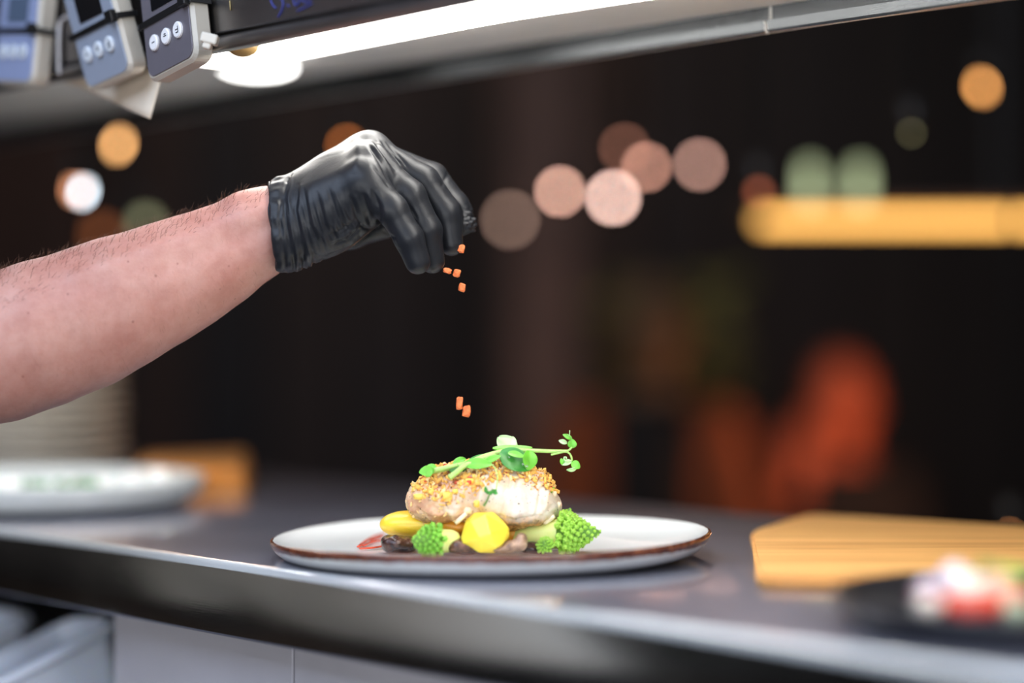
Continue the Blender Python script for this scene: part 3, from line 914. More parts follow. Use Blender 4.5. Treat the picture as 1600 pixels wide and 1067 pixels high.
def glove_f(X, Y, Z):
    d = None
    for a, b, ra, rb, k in cones:
        c = cone_sdf(X, Y, Z, pt(*a), pt(*b), ra * MM, rb * MM)
        d = c if d is None else smin(d, c, k * MM)
    for fi, fg in enumerate(fingers):
        f = None
        for (a, ra), (b, rb) in zip(fg[:-1], fg[1:]):
            c = cone_sdf(X, Y, Z, pt(*a), pt(*b), ra * MM, rb * MM)
            f = c if f is None else smin(f, c, 3.0 * MM)
        if fi == 0: allf = f
        else: allf = smin(allf, f, 2.0 * MM)
    d = smin(d, allf, 6 * MM)
    # open cuff: cut by a plane across the wrist
    a = pt(430, 353, 0); b = pt(520, 322, 0); ax = (b - a) / np.linalg.norm(b - a); ax = np.array([0.985, 0.0, 0.10]); ax /= np.linalg.norm(ax)
    cut = -((X - a[0]) * ax[0] + (Y - a[1]) * ax[1] + (Z - a[2]) * ax[2])
    return np.maximum(d, cut)
grooves = [  # polyline, width px, depth mm (negative = groove)
    ([(575, 225), (594, 252), (609, 282)], 2.6, -1.1), ([(585, 220), (604, 245), (620, 266)], 2.4, -1.0), ([(597, 222), (612, 240), (628, 258)], 2.4, -0.8), ([(582, 258), (596, 274), (609, 292)], 2.2, -0.8),
    ([(580, 222), (600, 248), (616, 274)], 2.2, 0.7), ([(590, 219), (608, 240), (625, 262)], 2.2, 0.7), ([(604, 222), (630, 252), (640, 266)], 2.2, -0.6),
    ([(475, 297), (482, 350), (510, 395)], 2.6, -0.7), ([(482, 297), (490, 350), (518, 390)], 2.6, 0.6), ([(495, 300), (508, 352), (533, 380)], 2.6, -0.7), ([(502, 298), (516, 350), (542, 376)], 2.6, 0.6),
    ([(512, 292), (528, 338), (550, 365)], 2.6, -0.8), ([(520, 290), (538, 334), (558, 360)], 2.6, 0.6), ([(548, 308), (558, 338), (566, 354)], 2.4, -0.8), ([(555, 306), (566, 334), (572, 352)], 2.4, 0.7),
    ([(568, 304), (575, 330), (580, 354)], 2.4, -0.9), ([(575, 300), (584, 326), (587, 352)], 2.4, 0.7), ([(582, 297), (592, 322), (594, 352)], 2.6, -0.9), ([(592, 300), (601, 322), (602, 345)], 3.5, 0.6),
    ([(450, 278), (443, 310), (447, 355), (458, 412)], 2.6, -0.9), ([(457, 276), (451, 310), (456, 355), (466, 410)], 2.6, 0.8), ([(440, 298), (437, 340), (446, 415)], 2.2, -0.8),
    ([(466, 288), (461, 330), (470, 378), (478, 410)], 2.6, -0.9), ([(471, 290), (468, 330), (477, 372), (488, 408)], 2.4, 0.7), ([(456, 270), (447, 286)], 2.2, -0.8),
    ([(566, 355), (545, 374), (520, 384)], 2.4, -1.3), ([(562, 349), (540, 367), (516, 376)], 2.4, 0.9), ([(556, 344), (535, 358), (512, 368)], 2.4, -0.7), ([(595, 356), (577, 359), (562, 352)], 2.6, -1.3),
    ([(582, 361), (552, 386), (508, 403)], 2.8, -1.6), ([(574, 368), (545, 384), (516, 394)], 2.6, 0.6), ([(617, 373), (606, 366), (598, 360)], 2.2, -0.9),
    ([(612, 372), (620, 384)], 2.0, -0.4), ([(616, 384), (626, 392)], 2.0, -0.4), ([(486, 392), (500, 404)], 2.4, -0.8), ([(470, 392), (474, 412)], 2.2, -0.9),
    ([(556, 212), (560, 240), (556, 268)], 7, 0.9), ([(640, 322), (652, 342)], 2.2, -0.5), ([(700, 270), (690, 292)], 2.6, -0.6),
]
def glove_post(V, Q):
    N = vnormals(V, Q)
    pp = proj(V)
    front = np.clip(-N[:, 1] * 2.0 + 0.2, 0, 1)
    d = nz(V, 45, 1) * 0.0005
    for line, sg, am in grooves:
        w_ = stroke_weight(pp, line, sg)
        # fade out at both ends of a fold
        a = np.array(line[0], float); b = np.array(line[-1], float); L = np.linalg.norm(b - a)
        t = ((pp - a) @ (b - a)) / L ** 2
        d = d + w_ * am * MM * 1.0 * front * np.clip(np.minimum(t, 1 - t) * 4 + 0.35, 0, 1)
    # crumpled index tip and loose cuff
    tipw = np.exp(-(((pp[:, 0] - 733) / 17) ** 2 + ((pp[:, 1] - 347) / 22) ** 2)) * (V[:, 1] > 1.303)
    ii = np.where(tipw > 0.05)[0]
    if len(ii): d[ii] += tipw[ii] * (np.abs(nz(V[ii], 300, 5)) * 0.0042 - 0.0008)
    cw = np.exp(-((pp[:, 0] - 434) / 9) ** 2)
    ang = np.arctan2(V[:, 2] - pt(440, 353, 0)[2], V[:, 1] - 1.30)
    d += cw * (0.0006 + 0.0005 * np.sin(ang * 9 + 1) + 0.0004 * np.sin(ang * 17))
    bw = np.exp(-(((pp[:, 0] - 470) / 30) ** 2 + ((pp[:, 1] - 412) / 12) ** 2))
    d += bw * (0.0010 * np.sin(pp[:, 0] * 0.42 + 0.6 * np.sin(pp[:, 1] * 0.3)) + 0.0006 * np.sin(pp[:, 0] * 0.83))
    # second-scale stretch lines over the back of the hand
    sidew = np.exp(-(((pp[:, 0] - 500) / 60) ** 2 + ((pp[:, 1] - 355) / 45) ** 2)) * front
    d += sidew * 0.00030 * np.sin((pp[:, 0] - (pp[:, 1] - 300) * 0.28) * 0.62 + 2.0 * nz(V, 40, 9))
    return V + N * d[:, None]
gl_m = NT('nitrile_black')
gl_m.b.inputs['Base Color'].default_value = lin((28, 30, 35)); gl_m.b.inputs['Roughness'].default_value = 0.40
gl_m.b.inputs['Specular IOR Level'].default_value = 0.30
gl_m.b.inputs['Sheen Weight'].default_value = 0.0
gv = gl_m.coord()
gb = gl_m.bump(gl_m.noise(900, 3, gv), 0.22, 0.0003)
gl_m.bump(gl_m.noise(110, 4, gv, 0.5), 0.35, 0.0006, gb)
M['glove'] = gl_m.m
allp = [pt(*c[0]) for c in cones] + [pt(*c[1]) for c in cones] + [pt(*q[0]) for f in fingers for q in f]
lo = np.minimum.reduce(allp) - 0.028; hi = np.maximum.reduce(allp) + 0.028
glove = net_obj('glove', glove_f, lo, hi, 0.00085, M['glove'], person, glove_post, PO)
glove['label'] = 'tight black nitrile glove wrinkled at the cuff'
# rolled edge of the cuff
cen = pt(430, 353, 0)
ring = []
for i in range(49):
    a = 2 * math.pi * i / 48
    rz_ = 0.0262 + 0.0006 * math.sin(5 * a) + 0.0005 * math.sin(11 * a + 1); ry_ = 0.0225 + 0.0004 * math.sin(7 * a)
    ring.append(Vector((cen[0] - 0.10 * rz_ * math.sin(a) + 0.0006 * math.sin(6 * a), cen[1] + ry_ * math.cos(a), cen[2] + rz_ * math.sin(a))))
tube('cuff_bead', ring, 0.0007, M['glove'], person, n=6, sub=2, org=Vector(PO))
# hairs on the forearm
random.seed(12)
me = arm.data
n_ = len(me.vertices)
co = np.zeros(n_ * 3, np.float32); me.vertices.foreach_get('co', co); co = co.reshape(-1, 3) + PO
nn = np.zeros(n_ * 3, np.float32); me.vertices.foreach_get('normal', nn); nn = nn.reshape(-1, 3)
pa = proj(co)
cand = np.where((nn[:, 2] > 0.45) & (nn[:, 1] < 0.75) & (pa[:, 0] > -40) & (pa[:, 0] < 425))[0]
hg = []
for i in random.sample(list(cand), 900):
    p = Vector(co[i]); n3 = Vector(nn[i])
    L = random.uniform(0.003, 0.0065)
    d1 = (n3 * 0.8 + Vector((random.uniform(0.1, 1.0), random.uniform(-.3, .3), random.uniform(-.1, .2)))).normalized()
    q1 = p + d1 * L * 0.5; q2 = q1 + (d1 + Vector((random.uniform(-.4, 1.1), random.uniform(-.5, .5), random.uniform(-.7, .3)))).normalized() * L * 0.5
    hg.append(tube_geo([p, q1, q2], [0.00009, 0.00007, 0.00003], 3))
cand2 = np.where((nn[:, 1] < -0.4) & (pa[:, 0] > -20) & (pa[:, 0] < 400))[0]
for i in random.sample(list(cand2), 260):
    p = Vector(co[i]); n3 = Vector(nn[i]); L = random.uniform(0.002, 0.005)
    d1 = (n3 * 0.35 + Vector((random.uniform(-.2, .5), 0, -random.uniform(0.3, 1.0)))).normalized()
    hg.append(tube_geo([p, p + d1 * L * .5, p + d1 * L], [0.00004, 0.00003, 0.00002], 3))
hair = join_geo('arm_hair', hg, mat('arm_hair', (96, 66, 48), 0.5), person, org=Vector(PO))
hair['kind'] = 'stuff'

# falling crumbs
cr_m = mat('orange_crumb', (226, 118, 62), 0.6, var=0.25, vscale=300, bump=0.4, bscale=900)
def chunk_geo(c, sx, sy, sz, seed, sub=2, rot=0.0):
    random.seed(seed)
    vs, fs = ICO[sub]
    R3 = Matrix.Rotation(rot, 3, 'Y') @ Matrix.Rotation(random.uniform(0, 3), 3, 'X')
    out = []
    for v in vs:
        q = Vector((max(-.72, min(.72, v.x)), max(-.72, min(.72, v.y)), max(-.72, min(.72, v.z))))
        k = 1 + 0.28 * noise.noise(v * 1.7 + Vector((seed, 0, 0)))
        q = Matrix.Rotation(rot, 3, 'Y') @ Vector((q.x * sx * k, q.y * sy * k, q.z * sz * k))
        out.append(q + Vector(c))
    return out, fs
for (px, py, dy, wpx, hpx, rot, lab) in ((721, 389, -8, 9, 12, .3, 'orange crumb still touching the gloved middle fingertip'), (699, 423, -10, 12, 8, .25, 'orange crumb leaving the glove beside the ring fingertip, left of two together'),
                                   (714, 427, -8, 10, 11, .3, 'orange crumb just right of the ring fingertip, right of two together'), (722, 449, -6, 10, 12, .1, 'orange crumb falling alone a little below the fingertips'),
                                   (718, 630, -4, 9, 18, .1, 'orange crumb falling above the fish, upper one of the low pair'), (729, 643, -2, 11, 17, .05, 'orange crumb falling above the fish, lower one of the low pair')):
    c = Vector(pt(px, py, dy))
    vs, fs = chunk_geo((0, 0, 0), wpx / s1 * .72, 0.0020, hpx / s1 * .72, px)
    o = link_mesh('crumb', vs, fs, cr_m, None, smooth=False); o.location = c; o.rotation_euler = (0, rot, 0)
    tag(o, lab, 'crumb', 'orange crumbs falling from the hand')

# ------------------------------------------------------------------ the fish dish
def fp(px, py, dy): return np.array(P(px, py, 1.285 + dy / 1000))
fish = empty('fish_fillet', P(757, 815, 1.285))
FO = np.array(fish.location)
tag(fish, 'crumb-crusted white fish fillet resting on the vegetables of the rimmed plate', 'fish')
fe = [((688, 786, 0), (50, 33), 24), ((742, 772, 0), (66, 42), 27), ((800, 782, 0), (60, 39), 26), ((842, 790, 0), (36, 27), 20), ((760, 745, 3), (68, 25), 21), ((668, 772, 2), (30, 20), 16), ((712, 796, -6), (52, 20), 20), ((806, 800, -6), (50, 22), 20), ((700, 748, 4), (34, 20), 17), ((826, 752, 2), (30, 18), 16)]
def fish_f(X, Y, Z):
    d = None
    for c, (rx, rz), ry in fe:
        e = ell_sdf(X, Y, Z, fp(*c), (rx / s1, ry * MM, rz / s1))
        d = e if d is None else smin(d, e, 0.006)
    return d
fgro = [([(795, 752), (786, 780), (778, 812)], 2.6, -1.0), ([(803, 752), (797, 782), (790, 812)], 4, 0.7), ([(846, 762), (842, 788), (836, 812)], 2.4, -1.1), ([(856, 768), (852, 795), (842, 812)], 3.0, 0.8),
        ([(864, 790), (850, 800), (840, 816)], 2.2, -0.9), ([(742, 772), (736, 790), (730, 806)], 3, -0.8), ([(752, 768), (748, 790), (742, 806)], 3, 0.7), ([(762, 770), (760, 785), (752, 806)], 2.4, -0.7),
        ([(725, 775), (718, 792), (705, 808)], 3, 0.7), ([(640, 770), (648, 792), (660, 806)], 3, -0.6), ([(652, 800), (690, 812), (730, 806)], 2.8, -1.0), ([(770, 806), (806, 816), (845, 806)], 2.8, -1.0), ([(700, 796), (726, 798)], 2.4, -.7),
        ([(810, 748), (806, 765), (820, 770)], 2.2, -.6), ([(672, 790), (690, 797), (705, 792)], 2.4, -.6)]
def fish_post(V, Q):
    N = vnormals(V, Q)
    pp = proj(V)
    front = np.clip(-N[:, 1] * 2.0 + 0.3, 0, 1)
    left = np.clip((752 - pp[:, 0]) / 30, 0, 1)
    d = nz(V * np.array([1.6, 1, .6]), 70, 2) * 0.0026 + nz(V, 130, 4) * 0.0014 * (0.35 + left) + nz(V, 330, 8) * 0.0006 * (0.15 + left)
    low = np.clip((pp[:, 1] - 798) / 14, 0, 1)
    d += low * nz(V, 240, 3) * 0.0012
    for line, sg, am in fgro:
        d = d + stroke_weight(pp, line, sg) * am * MM * front
    return V + N * d[:, None]
def fish_mat():
    t = NT('cooked_fish'); b = t.b
    v = t.coord()
    sx = t.add('ShaderNodeSeparateXYZ'); t.link(v, sx.inputs[0])
    n1 = t.noise(60, 5, v, 0.6); n2 = t.noise(240, 5, v, 0.7)
    right = t.ramp(n1, [(0.3, (206, 172, 132)), (0.45, (218, 198, 174)), (0.6, (224, 214, 202)), (0.75, (204, 168, 150))])
    left = t.ramp(n1, [(0.3, (186, 124, 92)), (0.48, (214, 164, 128)), (0.6, (228, 196, 160)), (0.8, (230, 208, 188))])
    mr = t.add('ShaderNodeMapRange'); mr.inputs['From Min'].default_value = -0.016; mr.inputs['From Max'].default_value = 0.012
    ad = t.add('ShaderNodeMath', operation='MULTIPLY_ADD'); ad.inputs[1].default_value = 0.02; t.link(n1, ad.inputs[0]); t.link(sx.outputs['X'], ad.inputs[2])
    t.link(ad.outputs[0], mr.inputs['Value'])
    m1 = t.add('ShaderNodeMix', data_type='RGBA'); t.link(mr.outputs[0], m1.inputs['Factor']); t.link(left, m1.inputs['A']); t.link(right, m1.inputs['B'])
    # browned underside edge, kept below the flesh
    lo_ = t.add('ShaderNodeMapRange'); lo_.inputs['From Min'].default_value = 0.007; lo_.inputs['From Max'].default_value = 0.0005
    az = t.add('ShaderNodeMath', operation='MULTIPLY_ADD'); az.inputs[1].default_value = -0.010; t.link(n2, az.inputs[0]); t.link(sx.outputs['Z'], az.inputs[2])
    az2 = t.add('ShaderNodeMath', operation='ADD'); az2.inputs[1].default_value = 0.006; t.link(az.outputs[0], az2.inputs[0])
    t.link(az2.outputs[0], lo_.inputs['Value'])
    m2 = t.add('ShaderNodeMix', data_type='RGBA'); t.link(lo_.outputs[0], m2.inputs['Factor']); t.link(m1.outputs['Result'], m2.inputs['A'])
    t.link(t.ramp(n2, [(0.38, (96, 62, 40)), (0.5, (196, 142, 78)), (0.68, (236, 200, 150))]), m2.inputs['B'])
    sp = t.ramp(t.noise(420, 3, v, 0.6), [(0.30, (120, 70, 52)), (0.36, (255, 255, 255))])
    m3 = t.add('ShaderNodeMix', data_type='RGBA', blend_type='MULTIPLY'); m3.inputs['Factor'].default_value = 0.8
    t.link(m2.outputs['Result'], m3.inputs['A']); t.link(sp, m3.inputs['B'])
    t.link(m3.outputs['Result'], b.inputs['Base Color'])
    b.inputs['Roughness'].default_value = 0.32
    b.inputs['Subsurface Weight'].default_value = 0.3; b.inputs['Subsurface Radius'].default_value = (1, .7, .5); b.inputs['Subsurface Scale'].default_value = 0.004
    t.bump(n2, 0.5, 0.0008)
    return t.m
lo = FO + np.array([-0.056, -0.034, -0.008]); hi = FO + np.array([0.056, 0.036, 0.052])
flesh = net_obj('flesh', fish_f, lo, hi, 0.0009, fish_mat(), fish, fish_post, FO)
# loose flakes of flesh
fl_m = mat('fish_flake', (246, 222, 190), 0.35, var=0.08, vscale=200, sss=0.2, bump=0.3, bscale=400)
for (px, py, dy, w_, h_, r_) in ((720, 810, -24, 16, 5, -.75), (731, 797, -23, 10, 7, .3), (866, 772, -4, 5, 6, 0), (872, 790, -6, 5, 8, .3), (858, 812, -14, 14, 5, -.6)):
    vs, fs = chunk_geo((0, 0, 0), w_ / s1, 0.003, h_ / s1, px + py)
    o = link_mesh('flake', [v + Vector(fp(px, py, dy)) - Vector(FO) for v in [Matrix.Rotation(r_, 3, 'Y') @ v for v in vs]], fs, fl_m, fish)
# crust: golden crumbs over the top and left of the fish
me = flesh.data
n_ = len(me.vertices)
co = np.zeros(n_ * 3, np.float32); me.vertices.foreach_get('co', co); co = co.reshape(-1, 3)
nn = np.zeros(n_ * 3, np.float32); me.vertices.foreach_get('normal', nn); nn = nn.reshape(-1, 3)
pf = proj(co + FO)
bx = [630, 660, 700, 722, 745, 772, 800, 830, 850, 880]; by = [742, 772, 788, 784, 768, 750, 746, 757, 764, 768]
bound = np.interp(pf[:, 0], bx, by)
rng = np.random.RandomState(5)
above = (pf[:, 1] < bound + rng.normal(0, 4, n_)) & (nn[:, 2] > -0.1)
cand = np.where(above)[0]
def crumbs(name, count, cand, sizes, m, seed, off=0.0):
    r = np.random.RandomState(seed); geos = []
    for i in r.choice(cand, count, replace=len(cand) < count):
        s_ = r.uniform(*sizes)
        vs, fs = chunk_geo((0, 0, 0), s_ * r.uniform(.6, 1.45), s_ * r.uniform(.5, 1.3), s_ * r.uniform(.35, .9), int(r.randint(1000)), 1, r.uniform(0, 3))
        c = Vector(co[i]) + Vector(nn[i]) * s_ * (0.25 + off)
        geos.append(([v + c for v in vs], fs))
    o = join_geo(name, geos, m, fish, smooth=False)
    o['kind'] = 'stuff'
    return o
crumbs('crumb_crust', 620, cand, (0.0011, 0.0026), mat('gold_crumb', (232, 178, 84), 0.6, var=0.25, vscale=260), 1)
crumbs('fine_crumbs', 900, cand, (0.0005, 0.0012), mat('fine_crumb', (214, 148, 66), 0.65, var=0.4, vscale=400), 9)
crumbs('pale_crumbs', 330, cand, (0.0008, 0.0022), mat('pale_crumb', (244, 214, 150), 0.55, var=0.12, vscale=300), 2)
crumbs('brown_crumbs', 220, cand, (0.0006, 0.0016), mat('brown_crumb', (140, 82, 38), 0.65, var=0.3, vscale=300), 3)
crumbs('chilli_bits', 26, cand, (0.0008, 0.0017), mat('chilli_red', (190, 62, 32), 0.35), 4, .3)
crumbs('pepper_specks', 60, np.where(nn[:, 1] < 0.2)[0], (0.00025, 0.0006), mat('pepper', (52, 32, 26), 0.6), 6)
crumbs('stray_crumbs', 90, np.where((nn[:, 1] < 0) & (pf[:, 0] < 745))[0], (0.0005, 0.0014), mat('stray_crumb', (242, 206, 140), 0.5, var=.15, vscale=300), 7)
for (px, py, w_, h_) in ((701, 775, 13, 9), (712, 767, 6, 5), (655, 776, 12, 6), (673, 768, 7, 6), (733, 752, 9, 6), (648, 764, 6, 5), (746, 786, 6, 7)):
    vs, fs = chunk_geo((0, 0, 0), w_ / s1, 0.0028, h_ / s1, px)
    i = np.argmin(((pf - np.array([px, py])) ** 2).sum(1) + (nn[:, 1] > 0) * 1e4)
    link_mesh('crust_lump', [v + Vector(co[i]) for v in vs], fs, mat('crust_lump', (246, 204, 92), 0.45, var=.12, vscale=200, sss=.2), fish)
for (px, py) in ((734, 748), (732, 754), (782, 722), (860, 762)):
    vs, fs = chunk_geo((0, 0, 0), 5 / s1, 0.0015, 5 / s1, px)
    i = np.argmin(((pf - np.array([px, py])) ** 2).sum(1) + (nn[:, 1] > 0.3) * 1e4)
    link_mesh('chilli_piece', [v + Vector(co[i]) + Vector((0, -.001, 0)) for v in vs], fs, mat('chilli_piece', (200, 66, 30), 0.3), fish)

# potatoes
pot_m = mat('potato_yellow', (244, 208, 62), 0.32, var=0.06, vscale=60, sss=0.35, bump=0.15, bscale=500)
pot_d = mat('potato_amber', (232, 160, 44), 0.35, var=0.1, vscale=60, sss=0.3, bump=0.15, bscale=500)
def sd_thing(name, comps, k, h, m, label, cat, amp=0.0006, sc_=60, post=None, group=None):
    org = np.array(comps[0][0])
    lo_ = np.minimum.reduce([np.array(c) - np.array(r) for c, r in comps]) - 0.003
    hi_ = np.maximum.reduce([np.array(c) + np.array(r) for c, r in comps]) + 0.003
    def f(X, Y, Z):
        d = None
        for c, r in comps:
            e = ell_sdf(X, Y, Z, c, r); d = e if d is None else smin(d, e, k)
        return d
    def po(V, Q):
        V = V + vnormals(V, Q) * (nz(V, sc_, px_seed) * amp)[:, None]
        V[:, 2] = np.maximum(V[:, 2], ZT + 0.0056)
        return V
    px_seed = len(name) + comps[0][0][0] * 1000 % 13
    o = net_obj(name, f, lo_, hi_, h, m, None, po, org)
    o.location = org
    tag(o, label, cat, group)
    return o
sd_thing('potato', [(fp(626, 819, 8), (33 / s1, .013, 18 / s1)), (fp(672, 818, 8), (60 / s1, .016, 21 / s1)), (fp(700, 820, 8), (40 / s1, .015, 19 / s1))], .006, .0012, pot_m, 'smooth yellow potato half on the left side under the fish', 'potato', .0004, 40, group='potato pieces on the fish plate')
sd_thing('potato', [(fp(716, 822, -6), (34 / s1, .012, 15 / s1)), (fp(700, 820, -4), (28 / s1, .012, 14 / s1))], .004, .0012, pot_d, 'amber shaded potato piece between small romanesco and faceted potato', 'potato', .0005, 40, group='potato pieces on the fish plate')
sd_thing('potato', [(fp(800, 833, 2), (26 / s1, .012, 21 / s1)), (fp(790, 826, 6), (30 / s1, .012, 18 / s1))], .004, .0012, pot_d, 'amber potato piece behind the right edge of faceted potato', 'potato', .0005, 40, group='potato pieces on the fish plate')
# faceted potato in front: a turned, cut block
fpo = fp(756, 832, -28)
pts = [(-14, 30, 4), (14, 31, 2), (2, 30, -8), (38, 8, -4), (39, -6, -2), (28, -16, -10), (16, -30, -4), (-6, -29, -6), (-32, -14, -6), (-38, -20, 4), (-30, 10, -4), (10, 2, -16), (-6, -4, -16), (20, -18, -13), (-20, 20, -8),
       (-26, 22, 12), (26, 20, 14), (32, -14, 14), (-20, -26, 14), (8, -28, 14)]
bm = bmesh.new()
for (x, z, y) in pts: bm.verts.new((x / s1, y * MM, z / s1))
r = bmesh.ops.convex_hull(bm, input=bm.verts)
bmesh.ops.delete(bm, geom=[g for g in r.get('geom_interior', []) if isinstance(g, bmesh.types.BMVert)], context='VERTS')
bmesh.ops.dissolve_limit(bm, angle_limit=0.2, verts=bm.verts, edges=bm.edges)
bmesh.ops.bevel(bm, geom=bm.edges[:], offset=0.0005, segments=1, affect='EDGES')
bmesh.ops.triangulate(bm, faces=bm.faces)
o = link_bm('potato', bm, mat('potato_cut', (248, 220, 70), 0.3, var=0.04, vscale=80, sss=0.25, bump=0.1, bscale=400), None, smooth=False)
o.location = Vector(fpo)
tag(o, 'bright yellow faceted potato block at the front of the dish', 'potato', 'potato pieces on the fish plate')

# mushroom / aubergine pieces
def dark_mat(name, c1, c2, rough=0.22):
    t = NT(name); n = t.noise(150, 5, t.coord(), 0.6)
    t.link(t.ramp(n, [(0.35, c1), (0.6, c2), (0.75, tuple(min(255, x + 60) for x in c2))]), t.b.inputs['Base Color'])
    t.b.inputs['Roughness'].default_value = rough; t.bump(n, 0.6, 0.001)
    return t.m
sd_thing('mushroom_piece', [(fp(620, 850, -14), (22 / s1, .010, 14 / s1)), (fp(634, 852, -12), (18 / s1, .010, 13 / s1)), (fp(606, 851, -14), (10 / s1, .008, 13 / s1))], .0015, .0008, dark_mat('mushroom_dark', (34, 20, 22), (78, 48, 38)), 'glossy dark purple mushroom piece left of the small romanesco', 'mushroom', .0016, 170, group='dark mushroom pieces')
sd_thing('mushroom_piece', [(fp(722, 852, -24), (26 / s1, .011, 13 / s1)), (fp(742, 856, -24), (24 / s1, .010, 9 / s1)), (fp(705, 850, -22), (8 / s1, .009, 10 / s1))], .002, .0008, dark_mat('mushroom_brown', (50, 28, 22), (120, 80, 62)), 'wet brown mushroom piece between small romanesco and faceted potato', 'mushroom', .0014, 170, group='dark mushroom pieces')
sd_thing('mushroom_piece', [(fp(800, 853, -32), (20 / s1, .006, 9 / s1)), (fp(814, 848, -30), (10 / s1, .006, 13 / s1)), (fp(782, 857, -32), (14 / s1, .006, 6 / s1))], .002, .0008, dark_mat('mushroom_grey', (88, 62, 54), (158, 126, 104), .35), 'curled grey-brown mushroom slice right of the faceted potato', 'mushroom', .0012, 190, group='dark mushroom pieces')
sd_thing('mushroom_piece', [(fp(828, 856, -16), (18 / s1, .010, 9 / s1)), (fp(846, 857, -14), (16 / s1, .010, 8 / s1))], .002, .001, dark_mat('mushroom_deep', (28, 16, 20), (58, 34, 34)), 'dark mushroom piece under the stem of the large romanesco', 'mushroom', .0012, 170, group='dark mushroom pieces')

# sauce strokes
sauce = mat('red_sauce', (206, 74, 48), 0.25, var=0.25, vscale=120)
sg = []
def on_plate(px, py, z=0.0066):
    Y = (ZC - ZT - z) * F / (py - HY); return P(px, py, Y)
for line in ([(600, 834), (585, 838), (570, 846), (560, 854)], [(601, 844), (584, 846), (568, 852)], [(600, 853), (580, 856), (562, 857)], [(596, 838), (580, 844)]):
    vs, fs = tube_geo(spline([on_plate(*p) for p in line], 6), [0.0012] * (6 * (len(line) - 1) + 1), 8)
    sg.append(([Vector((v.x, v.y, ZT + 0.0066 + (v.z - ZT - 0.0066) * 0.5)) for v in vs], fs))
so = join_geo('red_sauce', sg, sauce)
so['kind'] = 'stuff'; so['label'] = 'red sauce streaks on the left of the rimmed plate'; so['category'] = 'sauce'

# romanesco
rg1 = mat('romanesco_green', (150, 196, 66), 0.5, var=0.2, vscale=160, sss=0.25)
rg_shade = mat('romanesco_core', (84, 128, 40), 0.6)  # darker green puts the shade between the buds into the colour
rg2 = mat('romanesco_stem', (216, 222, 140), 0.4, var=0.1, vscale=60, sss=0.35)
def romanesco(loc, axis, length, rad, stem_dir, stem_len, stem_r, n, label, seed, mm=rg1):
    e = empty('romanesco', loc)
    tag(e, label, 'romanesco', 'romanesco pieces on the fish plate')
    ax = Vector(axis).normalized(); a = ax.orthogonal().normalized(); b = ax.cross(a)
    random.seed(seed); geos = []
    vs1, fs1 = ICO[1]; vs2, fs2 = ICO[2]
    # core cone
    core = []
    kk = 20
    prof = [(rad * 0.72, -length * 0.12), (rad * 0.76, length * 0.06), (rad * 0.54, length * 0.36), (rad * 0.27, length * 0.68), (0.0006, length * 0.94)]
    cv, cf = [], []
    for (r_, z_) in prof:
        for j in range(kk):
            t = 2 * math.pi * j / kk; cv.append(ax * z_ + (a * math.cos(t) + b * math.sin(t)) * r_)
    for i in range(len(prof) - 1):
        for j in range(kk): cf.append((i * kk + j, i * kk + (j + 1) % kk, (i + 1) * kk + (j + 1) % kk, (i + 1) * kk + j))
    cf.append(tuple(range(kk))[::-1]); cf.append(tuple((len(prof) - 1) * kk + j for j in range(kk)))
    link_mesh('core', cv, cf, rg_shade, e)
    for i in range(n):
        f = (i + 0.5) / n                     # 0 tip .. 1 base
        t = i * 2.399963 + seed
        q = math.sqrt(f)
        z_ = length * (1 - q) ; r_ = rad * q * 0.88
        if q > 0.93: z_ -= length * 0.08
        s_ = rad * (0.05 + 0.150 * q)
        nrm = ((a * math.cos(t) + b * math.sin(t)) * length + ax * rad * 0.7).normalized()
        c = ax * z_ + (a * math.cos(t) + b * math.sin(t)) * r_
        u1 = nrm.orthogonal().normalized(); u2 = nrm.cross(u1)
        # each bud is a small cone carrying its own ring of buds
        geos.append(([c + (u1 * v.x + u2 * v.y) * s_ * 0.85 + nrm * v.z * s_ * 1.05 for v in vs2], fs2))
        if q > 0.3:
            for lev, (cnt, rr, hh, ss) in enumerate(((5, .62, .62, .30), (1, 0, 1.05, .30))):
                for k in range(cnt):
                    tt = 2 * math.pi * k / cnt + lev + i
                    cc = c + (u1 * math.cos(tt) + u2 * math.sin(tt)) * s_ * rr + nrm * s_ * hh
                    geos.append(([cc + v * s_ * ss for v in vs1], fs1))
    fl = join_geo('florets', geos, mm, e); fl['kind'] = 'stuff'
    sd = Vector(stem_dir).normalized()
    tube('stem', [ax * length * 0.1, sd * stem_len * 0.4, sd * stem_len * 0.8, sd * stem_len], [rad * 0.7, stem_r, stem_r * 0.92, stem_r * 0.7], rg2, e, n=16)
    return e
romanesco(Vector(fp(884, 833, -12)), (1.0, -0.35, 0.06), 0.0235, 0.0135, (-1, 0.3, -0.1), 0.034, 0.0085, 96, 'large bright green romanesco floret pointing right on the plate', 1)
romanesco(Vector(fp(852, 852, -26)), (-0.2, -0.8, 0.5), 0.006, 0.0058, (0.3, 1, -0.1), 0.01, 0.003, 40, 'little romanesco sprig tucked under the large floret', 3)
romanesco(Vector(fp(884, 812, -2)), (0.35, -0.3, 0.9), 0.0085, 0.0070, (-.5, .2, -.8), 0.01, 0.004, 50, 'small romanesco sprig on top of the large floret', 4)
romanesco(Vector(fp(676, 846, -30)), (-0.62, -0.6, 0.10), 0.0175, 0.0112, (1.0, 0.5, 0.0), 0.016, 0.0072, 70, 'small green romanesco floret beside the dark mushroom piece', 2, mat('romanesco_deep', (126, 188, 60), 0.5, var=0.2, vscale=160, sss=0.25))

